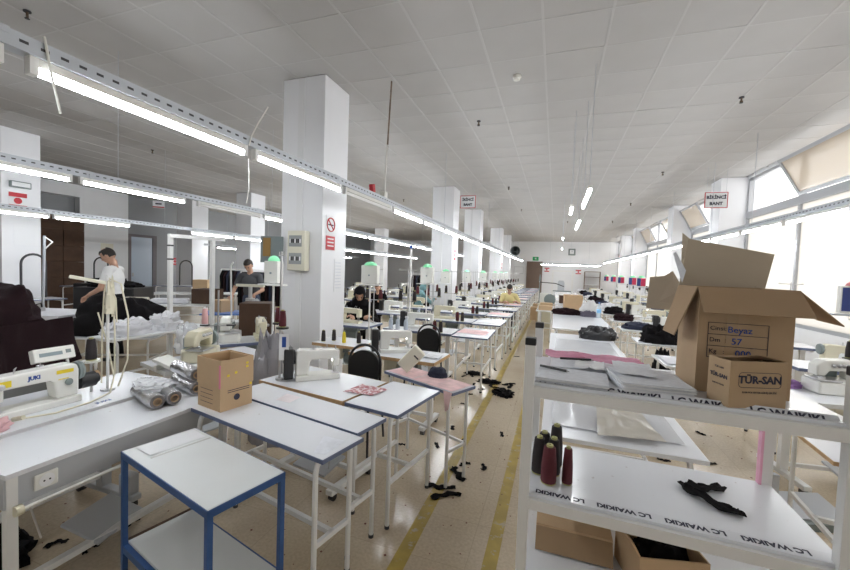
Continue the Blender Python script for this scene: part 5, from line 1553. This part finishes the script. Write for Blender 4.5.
tag(MB().box((0, 0, .012), (.06, .03, .02), rz=.4).build('white_tag', M_paper, loc=(-4.07, 1.62, 1.35)), 'small white tag lying on the maroon fabric heap', 'tag')
# white bench with plastic bags and the white hanging frame
wb_ = side_table(1.30, .42, .75, top=M_lamgrey, edge=M_white, label='low white bench with plastic bags under the white hanging frame', loc=(-4.80, 3.45, 0), rz=PI / 2)
heap('plastic_bag', 'pale clear plastic bags piled on the low white bench', 'plastic bag', (-4.80, 3.12, .751), (.16, .27, .17), plastic_film_mat('milky_plastic', (.80, .80, .84), .8), seed=51, amp=.3, freq=3.2)
heap('plastic_bag', 'second milky plastic bag on the low white bench', 'plastic bag', (-4.80, 3.56, .751), (.15, .20, .20), plastic_film_mat('milky_plastic_b', (.82, .82, .85), .75), seed=52, amp=.3, freq=3.2)
hf_ = thing('garment_rack', 'white tube hanging frame with black bands standing behind the low bench', 'garment rack', (0, 0, 0))
fx0, fy0, fx1, fy1 = -5.08, 3.83, -4.86, 4.32
MB().bx(fx0 - .025, fx0 + .025, fy0 - .025, fy0 + .025, 0, 2.02).build('post', M_white, hf_)
MB().bx(fx1 - .025, fx1 + .025, fy1 - .025, fy1 + .025, 0, 2.02).build('post', M_white, hf_)
MB().quad_slab([(fx0, fy0 - .02, 1.97), (fx1 + .05, fy1 + .16, 1.97), (fx1 + .05, fy1 + .16, 2.02), (fx0, fy0 - .02, 2.02)], .04).build('top_bar', M_white, hf_)
for z_ in (1.85, 1.66):
    MB().bx(fx0 - .028, fx0 + .028, fy0 - .028, fy0 + .028, z_, z_ + .02).build('black_band', M_black, hf_)
# black heap on a low trolley
lt = side_table(1.15, .7, .60, edge=M_white, label='low white table under the black fabric heap', loc=(-5.75, 3.62, 0), rz=.5)
heap('fabric_heap', 'large heap of black fabric behind the white yarn stand', 'fabric', (-5.75, 3.62, .602), (.55, .36, .50), M_blackfab, seed=61, amp=.16, freq=2.0, rz=.5, flat=.5)
# cloth covered table before the man in white
ct_ = thing('ironing_table', 'long table draped with white cloth before the man in white', 'table', (-7.35, 3.22, 0), .32)
MB().bx(-1.0, 1.0, -.36, .36, .80, .84).build('tabletop', M_lam, ct_)
cl_ = MB()
cl_.bx(-1.02, 1.02, -.385, .385, .842, .852)
for k in range(20):
    u = -1.0 + .1 * k
    cl_.quad_slab([(u, -.38 - .012 * (k % 2), .85), (u + .1, -.38 - .012 * ((k + 1) % 2), .85), (u + .1, -.39 - .02 * ((k + 1) % 2), .48), (u, -.39 - .02 * (k % 2), .48)], .006)
cl_.build('white_cloth', M_ironcloth, ct_)
for sx in (-1, 1):
    for sy in (-1, 1):
        MB().cyl((sx * .9, sy * .3, 0), (sx * .9, sy * .3, .80), .02, seg=8).build('leg', M_white, ct_)
heap('fabric_bundle', 'pink fabric bundles on the cloth-covered table', 'fabric', (-7.75, 3.18, .852), (.32, .12, .10), M_pinkfab, seed=71, amp=.3)
ir = thing('steam_iron', 'small steam iron on the cloth-covered table by the man', 'iron', (-7.05, 3.35, .853), 2.2)
MB().prism([(-.10, -.045), (.05, -.045), (.12, 0), (.05, .045), (-.10, .045)], 'z', 0, .05).build('sole', M_steel, ir)
MB().tube([(-.08, 0, .05), (-.07, 0, .10), (.04, 0, .11), (.05, 0, .05)], .011, seg=8).build('handle', M_black, ir)
gp = thing('steam_pole', 'grey steam pipe stand with a hook beside the man in white', 'pole', (-8.35, 4.0, 0))
MB().cyl((0, 0, 0), (.04, .02, 2.0), .02, seg=8).build('pole', M_tray, gp)
MB().tube([(.04, .02, 1.98), (.1, .1, 1.9), (.06, .02, 1.78)], .012).build('hook', M_machw, gp)
tag(MB().tube([(-9.35, 4.18, 0.855), (-9.35, 4.18, 1.3)] + arc((-9.35, 4.36, 1.5), .18, PI, 0, 10, 'yz') + [(-9.35, 4.54, 1.3), (-9.35, 4.54, .855)], .02, seg=8).build('steam_hose', M_dark, smooth=True), 'dark looped steam hose in front of the left column', 'hose')
tbl = side_table(.8, .5, .84, label='white table under the steam hose by the left column', loc=(-9.3, 4.33, 0), rz=PI / 2)
# dark bins behind the man in white
for i, (x_, y_, w_, lab) in enumerate(((-8.9, 5.5, 1.1, 'black fabric bin right behind the man in white'), (-10.3, 6.2, 1.0, 'black fabric bin before the grey wall door'))):
    b_ = thing('fabric_bin', lab, 'bin', (x_, y_, 0), .5)
    MB().bx(-w_ / 2, w_ / 2, -.4, .4, .1, 1.05, bevel=.02).build('bin', M_black, b_)
    MB().mound((0, 0, 1.051), (w_ / 2 - .05, .35, .12), 80 + i, .2, 3).build('cloth', M_blackfab, b_, smooth=True)
    for sx in (-1, 1):
        MB().cyl((sx * w_ / 3, -.02, .05), (sx * w_ / 3, .02, .05), .05, seg=10).build('caster', M_dark, b_)
# long cutting tables towards the left columns
for i, (x_, y_, lab) in enumerate(((-6.95, 4.95, 'long pale cutting table with rolled paper'), (-8.6, 7.2, 'long pale cutting table with cartons on it'))):
    side_table(1.9, .75, .85, top=M_lamgrey, edge=M_white, label=lab, loc=(x_, y_, 0), rz=.75)
tag(MB().cyl((-.35, 0, .06), (.35, 0, .06), .06, seg=14).build('paper_roll', mat('beige_roll', (.50, .46, .38), .7), loc=(-7.3, 4.68, .85), rz=.6), 'thick beige paper roll on the cutting table', 'paper roll')
tag(MB().box((0, 0, .05), (.6, .22, .1), bevel=.03).build('fabric_stack', M_ironcloth, loc=(-6.75, 5.1, .85), rz=.75), 'folded white cloth stack on the cutting table', 'cloth')
bt = side_table(1.1, .6, .80, top=M_bluetop, edge=M_bluetop, label='white-legged table with blue top between the hanging frame and column', loc=(-5.15, 5.15, 0), rz=.6)
for i, (x_, y_, z_, L_, W_, H_, lab) in enumerate(((-5.45, 5.05, .80, .30, .24, .20, 'small brown box on the blue-topped table'), (-6.33, 5.53, .85, .42, .34, .28, 'brown box on the cutting table beside rolls'), (-8.5, 7.3, .85, .38, .30, .34, 'tall brown box on the far cutting table'), (-4.55, 5.9, 0, .45, .4, 1.25, 'tall stack-high brown box beside the man in grey'), (-4.15, 5.25, 0, .36, .32, .45, 'brown box on the floor beside the blue-topped table'), (-3.98, 4.3, 0, .4, .35, 1.1, 'tall brown box beside the panel column'))):
    carton('cardboard_box', lab, (x_, y_, z_), random.uniform(-.4, .6), L_, W_, H_, open_top=False, m=(M_cbrd, M_cbrddark)[i % 2])
heap('plastic_bag', 'grey plastic bag on the blue-topped table', 'plastic bag', (-5.0, 5.3, .802), (.18, .15, .2), mat('grey_poly_b', (.42, .43, .45), .3, bump=.4, bscale=20), seed=90, amp=.25)
# steel machine tower near the grey man
tw = thing('press_machine', 'steel snap press with lamp arm in front of the man in grey', 'press', (-4.55, 4.75, 0), .3)
MB().bx(-.25, .25, -.2, .2, .70, .74).build('table', M_lamgrey, tw)
for sx in (-1, 1):
    MB().bx(sx * .2 - .02, sx * .2 + .02, -.15, .15, 0, .70).build('leg', M_white, tw)
MB().cyl((0, 0, .74), (0, 0, 1.28), .03, seg=10).cyl((0, 0, 1.02), (0, 0, 1.10), .07, seg=14).build('column', M_steel, tw)
MB().bx(-.22, .22, -.03, .03, 1.28, 1.32).build('lamp_arm', M_panel, tw)
MB().tube([(-.3, 0, .74), (-.32, 0, 1.6), (-.28, 0, 1.66)], .014).build('side_pole', M_white, tw)
# dark cartons stacked in the left alcove
M_cb2 = M_cbrddark
for lv in range(7):
    for k in range(4 if lv < 6 else 2):
        lab = 'dark brown carton in the tall stack by the white wall'
        carton('cardboard_box', lab, (-14.75, 6.05 + k * .56, lv * .50), random.uniform(-.03, .03), .6, .54, .495, group='dark cartons in the alcove', open_top=False, m=M_cb2)
# jackets, ladder by the left wall
cj = thing('coat', 'brown coat hanging on the grey left wall', 'coat', (-15.12, 12.5, 1.5), PI / 2)
MB().prism([(-.18, -.9), (.18, -.9), (.25, .35), (.08, .55), (-.08, .55), (-.25, .35)], 'y', -.07, .07).build('cloth', mat('brown_cloth', (.20, .09, .05), .9), cj)
MB().tube([(0, 0, .55), (0, 0, .66), (.03, 0, .69)], .008).build('hook', M_steel, cj)
for i, (x_, y_) in enumerate(((-12.6, 7.4), (-11.6, 9.3))):
    t_ = thing('steam_hose', 'dark looped steam hose on a table far left', 'hose', (x_, y_, .84), .3, 'steam hoses far left')
    MB().tube([(-.22, 0, 0), (-.22, 0, .5)] + arc((-.01, 0, .62), .21, PI, 0, 10) + [(.2, 0, .5), (.2, 0, 0)], .02, seg=8).build('hose', M_dark, t_, smooth=True)
    side_table(1.6, .8, .84, label='pale table under a steam hose far left', loc=(x_, y_, 0), rz=.5, group='pale tables far left')
# ================================================================== centre benches behind the rack
def big_bench(L, W, label, loc, m=M_lam):
    return side_table(L, W, .75, top=m, edge=M_white, label=label, loc=loc)
big_bench(.80, 1.88, 'long white bench directly behind the rack', (.365, 3.14, 0))
big_bench(.82, 1.98, 'long white bench with a black plastic bag behind the rack', (.38, 5.10, 0))
big_bench(.98, 2.75, 'long white bench with brown cloth and a water bottle', (.48, 8.02, 0))
for i, y_ in enumerate((10.75, 12.6, 14.6, 16.6, 18.6, 20.6)):
    side_table(.98, 1.5, .75, edge=M_white, label='white bench, %s in the line behind the water bottle' % ORD[i], loc=(.52, y_, 0), group='far centre benches')
M_filmsheet = plastic_film_mat('cloudy_film', (.78, .79, .82), .6)
sheet('plastic_sheet', 'clear crinkled plastic sheet on the bench behind the rack', 'plastic', [(.02, 2.35, .752), (.70, 2.35, .752), (.70, 3.95, .752), (.05, 3.95, .752)], M_filmsheet, crumple=.012, n=24, seed=14)
sheet('plastic_sheet', 'brownish folded plastic sheet near the rack post', 'plastic', [(.26, 2.25, .768), (.60, 2.30, .768), (.55, 2.75, .768), (.30, 2.75, .768)], plastic_film_mat('yellowed_film', (.66, .62, .54), .7), crumple=.02, n=14, seed=15)
sheet('plastic_sheet', 'clear plastic sheet spread beside the black bag', 'plastic', [(.02, 4.25, .752), (.72, 4.25, .752), (.72, 5.55, .752), (.05, 5.55, .752)], M_filmsheet, crumple=.012, n=20, seed=16)
heap('plastic_bag', 'shiny black plastic bag lying on the white bench', 'plastic bag', (.60, 5.85, .751), (.24, .14, .17), mat('black_poly', (.02, .02, .023), .25, bump=.6, bscale=18), seed=101, amp=.22, freq=3)
heap('plastic_bag', 'crinkled clear plastic bag behind the black bag', 'plastic bag', (.80, 6.05, .751) if False else (.66, 6.02, .751), (.12, .05, .14), M_film, seed=102, amp=.3)
heap('fabric_heap', 'dark brown cloth along the far end of the bottle bench', 'fabric', (.28, 9.1, .751), (.30, .16, .13), M_maroonfab, seed=103, amp=.3, freq=3)
heap('fabric_heap', 'grey cloth bundle beside the water bottle', 'fabric', (.72, 8.9, .751), (.16, .12, .12), mat('grey_purple_cloth', (.10, .09, .12), .9), seed=104, amp=.25)
heap('plastic_bag', 'big clear plastic bag on the bench behind the water bottle', 'plastic bag', (.76, 9.22, .751), (.20, .13, .30), plastic_film_mat('milky_plastic_c', (.82, .82, .82), .7), seed=105, amp=.25)
bo = thing('water_bottle', 'clear plastic water bottle with blue label on the bench', 'bottle', (.905, 8.75, .75))
MB().lathe([(.04, 0), (.045, .01), (.045, .10), (.043, .12), (.045, .20), (.035, .25), (.015, .29), (.014, .31)], seg=16).build('bottle', plastic_film_mat('bottle_plastic', (.75, .85, .92), .55), bo, smooth=True)
MB().lathe([(.0455, .11), (.0465, .112), (.0465, .19), (.0455, .192)], seg=16).build('label', mat('bottle_label', (.25, .55, .85), .4), bo, smooth=True)
MB().cyl((0, 0, .31), (0, 0, .335), .016, seg=12).build('cap', M_bluetop, bo)
carton('cardboard_box', 'tan cardboard box on the far end of the bottle bench', (.45, 10.4, .75), .1, .42, .36, .38, open_top=False)
carton('cardboard_box', 'small brown box on a far centre bench', (.30, 12.6, .75), .1, .3, .26, .24, open_top=False, m=M_cbrddark)
carton('cardboard_box', 'brown floor carton at the far end of the aisle', (-.58, 14.0, 0), .05, .42, .42, .45, open_top=False)
carton('cardboard_box', 'second floor carton behind the far aisle carton', (-.60, 16.2, 0), .1, .42, .42, .40, open_top=False)
# white partition frame and inspection machine at the far end
wf = thing('garment_rack', 'white tube frame standing among the far centre benches', 'garment rack', (0, 0, 0))
for x_ in (-.10, .62):
    MB().bx(x_ - .03, x_ + .03, 15.42, 15.48, 0, 1.80).build('post', M_white, wf)
MB().bx(-.13, .65, 15.42, 15.48, 1.74, 1.80).build('top_bar', M_white, wf)
MB().bx(-.07, .59, 15.43, 15.47, .98, 1.02).build('cross_bar', M_machg, wf)
im = thing('button_machine', 'cream and grey machine tower with side arm at the aisle end', 'machine', (-.28, 12.4, 0))
MB().bx(-.2, .2, -.25, .25, .0, .72, bevel=.01).build('cabinet', M_machc, im)
MB().bx(-.15, .12, -.1, .1, .72, 1.05, bevel=.02).build('head', M_machw, im)
MB().lathe([(.03, 0), (.16, .01), (.17, .03), (.03, .05)], c=(.15, -.16, .86), seg=20, m=Matrix.Rotation(PI / 2, 4, 'X')).build('flywheel', M_machg, im, smooth=True)
MB().cyl((-.17, 0, .72), (-.17, 0, 1.62), .015, seg=8).bx(-.2, -.14, -.05, .05, 1.42, 1.55).build('mast', M_machg, im)
MB().tube([(-.17, 0, 1.38), (.3, 0, 1.36), (.55, 0, 1.27)], .013).build('side_arm', M_dark, im)
cc = thing('cover_hood', 'grey rounded machine hood on the far white frame', 'cover', (.22, 15.36, 1.03))
MB().prism([(-.12, 0), (.12, 0), (.12, .30), (.08, .38), (-.08, .38), (-.12, .30)], 'y', -.05, .05).build('hood', M_apron, cc)
for i, (x_, y_, lab) in enumerate(((-.30, 9.9, 'white narrow table with cartons by the yellow line'), (-.30, 10.9, 'white narrow table before the machine tower'))):
    side_table(.42, .7, .75, edge=M_white, label=lab, loc=(x_ + .1, y_, 0))
    carton('cardboard_box', ['flat tan box on the narrow table by the yellow line', 'white-topped box on the narrow table before the tower'][i], (x_ + .1, y_, .75), .05, .32, .3, .10, open_top=False)

# ================================================================== window-side machine rows
GR = 'stations of the window-side row'
yy = [4.75, 6.05, 7.35, 8.65, 9.95, 11.25, 12.55, 13.85, 15.15, 16.45, 17.75, 19.05, 20.4, 21.7]
cloths = [(M_blackfab, 'black'), (M_ironcloth, 'white'), (M_navy, 'navy'), (M_maroonfab, 'dark brown')]
for i, y_ in enumerate(yy):
    side_table(1.02, .60, .75, edge=M_white, label='white tube-legged table, first of the window-side row from the rack', loc=(1.62, y_, 0), rz=random.uniform(-.03, .03), group=GR) if i == 0 else None
    if i == 0: p_wt = [o for o in col.objects if o.get('group') == GR][0]
    else: dup(p_wt, (1.62, y_, 0), random.uniform(-.03, .03), 'white tube-legged table, %s of the window-side row from the rack' % ORD[i])
    put(p_mc if i % 2 else p_mw, (1.92, y_ + .05, .75), PI if i % 3 else .0, 'sewing machine on the %s window-side table from the rack' % ORD[i], GR) if i > 0 else None
    c_ = cloths[i % 4]
    if i > 1:
        heap('cloth_heap', '%s cloth pile on the %s window-side table from the rack' % (c_[1], ORD[i]), 'cloth', (1.36, y_ - .02, .752), (.18 + .05 * random.random(), .15, .10 + .07 * random.random()), c_[0], seed=120 + i, amp=.3, freq=3, group='%s cloth piles on the window-side tables' % c_[1], seg=20, ring=8)
heap('cloth_heap', 'tall pile of black and brown cloth on the second window-side table', 'cloth', (1.42, 6.02, .752), (.24, .20, .22), M_blackfab, seed=140, amp=.28, freq=3)
heap('cloth_heap', 'black cloth hanging in front of the second window-side table leg', 'cloth', (1.36, 5.62, .0), (.12, .07, .70), M_blackfab, seed=141, amp=.15, freq=3)
sheet('cloth_piece', 'white cloth spread on the first window-side table', 'cloth', [(1.15, 4.52, .752), (1.8, 4.52, .752), (1.8, 4.95, .752), (1.15, 4.95, .752)], M_ironcloth, crumple=.02, seed=31)
# second row by the windows
GW = 'stations along the windows'
for i, y_ in enumerate((5.3, 6.9, 8.4, 9.7, 11.6, 12.9, 15.4, 16.8, 18.2, 19.6)):
    put(p_sew, (3.0, y_, 0), .0, 'white sewing table, %s along the windows from the overlock table' % ORD[i], GW)
    put(p_mw if i % 2 else p_mc, (3.0, y_ + .02, .75), PI, 'sewing machine on the %s table along the windows' % ORD[i], GW)
    put(p_st, (3.32, y_ + .2, .75), 0, 'thread stand on the %s table along the windows' % ORD[i], GW)
    for s in (-1, 1):
        put(p_ck if s < 0 else p_cm, (3.32 + s * .12, y_ + .2, .75 + .9 * .42 + .012), 0, '%s thread cone on the %s stand along the windows' % ('black' if s < 0 else 'maroon', ORD[i]), GW)
M_reddome = mat('pale_red_dome', (.75, .30, .30), .3)
def rcall(x, y, z, lab, grp=None, dome=M_green, w=.30):
    return andon(lab, (x, y, 0), -.25, grp, h=z, w=w, hh=.25, redblue=True, dome=dome)
rcall(2.60, 4.50, 1.385, 'red and blue call board with pale dome by the near window table', None, M_reddome, w=.26)
for x_, y_ in ((2.24, 11.75), (2.30, 13.35), (2.34, 15.8), (2.45, 18.65), (2.44, 21.0)):
    rcall(x_, y_, 1.38, 'red and blue call board with green dome in the window-side row', 'call boards of the window-side row', w=.23)
# near right: overlock table
ot = sewing_table(1.15, .60, edge=M_lamgrey, label='white overlock table right of the rack', loc=(2.32, 3.98, 0), rz=.12)
overlock(M_machw, 'white overlock machine on the table right of the rack', (2.20, 4.05, .75), .15)
purple = thread_cone(M_conepurp, 'purple thread cone lying beside the white overlock', (2.50, 4.12, .755), None, h=.15, r=.035)
ths = thread_stand('thread stand behind the white overlock with dark cones', (2.52, 4.28 - .06, .75), .12, None, h=.62)
for s in (-1, 1):
    thread_cone(M_coneblk, ['dark thread cone on the overlock stand, window side', 'dark thread cone on the overlock stand, rack side'][s < 0], (2.52 + s * .12, 4.22 + s * .0145, .75 + .62 * .42 + .012), None, h=.15, r=.03)
heap('cloth_scrap', 'dark purple cloth scrap on the overlock table', 'cloth', (1.93, 4.06, .752), (.09, .05, .06), M_conepurp, seed=150, amp=.3)
big_bench(1.0, .85, 'white table behind the overlock table near the window', (2.55, 5.0 - .25 + .0, 0)) if False else None
nt2 = side_table(1.05, .62, .75, edge=M_wood, label='white table with wood edge beside the right rack post', loc=(1.93, 2.72, 0), rz=-.10)
pg = thing('machine_pedal', 'grey machine pedal frame on the floor right of the rack', 'pedal', (1.75, 3.35, 0), .3)
MB().box((0, 0, .08), (.36, .24, .02), rx=.25, bevel=.004).build('plate', M_apron, pg)
MB().bx(-.25, .25, -.16, -.12, 0, .05).bx(-.25, .25, .12, .16, 0, .05).build('frame', M_machg, pg)
MB().bx(-.26, -.22, -.02, .02, 0, .30).build('post', M_apron, pg)
carton('cardboard_box', 'brown carton on the floor behind the rack post', (2.9, 3.2, 0), .2, .5, .4, .3, open_top=False, m=M_cbrddark)
# shelf unit with cartons at the back wall corner
su = thing('shelf_unit', 'brown shelf unit with cartons against the back wall corner', 'shelf', (2.45, 29.0, 0))
for s in (-1, 1):
    MB().bx(s * .5 - .02, s * .5 + .02, -.2, .2, 0, 1.9).build('side_panel', M_door, su)
for z_ in (.3, .9, 1.5, 1.88):
    MB().bx(-.48, .48, -.2, .2, z_, z_ + .03).build('shelf', M_door, su)
# ================================================================== scraps on the floor
def scrap(x, y, s, seed, m=M_blackfab, lab='small black fabric scrap on the polished floor', grp='black fabric scraps on the floor'):
    r = random.Random(seed)
    pts = []
    a = r.uniform(0, 6.28)
    p = Vector((x, y, .001))
    for k in range(5):
        pts.append(p.copy())
        a += r.uniform(-1.1, 1.1)
        p = p + Vector((math.cos(a), math.sin(a), 0)) * s
    return ribbon(pts, .012 + s * .65, m, 'fabric_scrap', lab, 'fabric scrap', grp, wave=.004 + s * .12, t=.003)
spots = [(-.62, 5.3), (-.58, 5.18), (-.66, 5.1), (-.55, 5.42), (-.85, 5.62), (-.80, 5.50), (-1.20, 5.85), (-1.3, 5.7), (-.92, 3.75), (-.60, 2.86), (-.64, 2.74), (-.58, 2.66), (-.97, 4.95), (-.95, 4.5), (-.50, 3.08), (-1.0, 3.4),
         (-.94, 3.58), (-.76, 3.58), (-.68, 3.07), (-.45, 3.9), (-.95, 5.2), (-1.05, 5.35), (-.72, 5.25), (-.66, 5.55), (-.9, 6.4), (-1.0, 7.2), (-.6, 7.6), (-.85, 8.3), (-.4, 6.6), (1.44, 4.0), (1.58, 4.7), (1.3, 3.3), (.95, 3.9), (1.05, 3.0),
         (-2.4, 1.4), (-2.42, 1.64), (-2.75, 1.28), (-2.60, 1.35), (-2.65, 1.75), (-1.35, 3.2)]
for i, (x_, y_) in enumerate(spots):
    if -1.3 < x_ < -.5 and 2.55 < y_ < 2.9 or 5.0 < y_ < 5.6 and -.9 < x_ < -.5:
        scrap(x_, y_, .06, i)
    else:
        scrap(x_, y_, .028, i)
heap('fabric_heap', 'black cloth heap on the floor under the long bench', 'fabric', (-2.86, 1.12, 0), (.26, .16, .10), M_blackfab, seed=170, amp=.3, freq=3)
# tiny lint specks
sp = MB()
for i in range(900):
    x_, y_ = random.uniform(-3.2, 2.2), random.uniform(.9, 9.0)
    s = random.uniform(.004, .013)
    sp.box((x_, y_, .0015), (s, s * random.uniform(.5, 1.5), .0015), rz=random.uniform(0, 3))
tag(sp.build('lint_specks', mat('reddish_lint', (.16, .05, .04), .9)), 'tiny dark red lint specks scattered over the floor', 'lint', kind='stuff')

for i, (x_, y_, w_, d_) in enumerate(((-.61, 5.22, .13, .10), (-.56, 5.06, .10, .07), (-.86, 5.60, .16, .09), (-1.15, 5.95, .15, .08))):
    heap('fabric_heap', ['flat black fabric heap on the yellow line', 'small black fabric heap beside the yellow line', 'black fabric heap under the aisle side table', 'black fabric heap further under the aisle side table'][i], 'fabric', (x_, y_, .001), (w_, d_, .035), M_blackfab, seed=180 + i, amp=.5, freq=3)
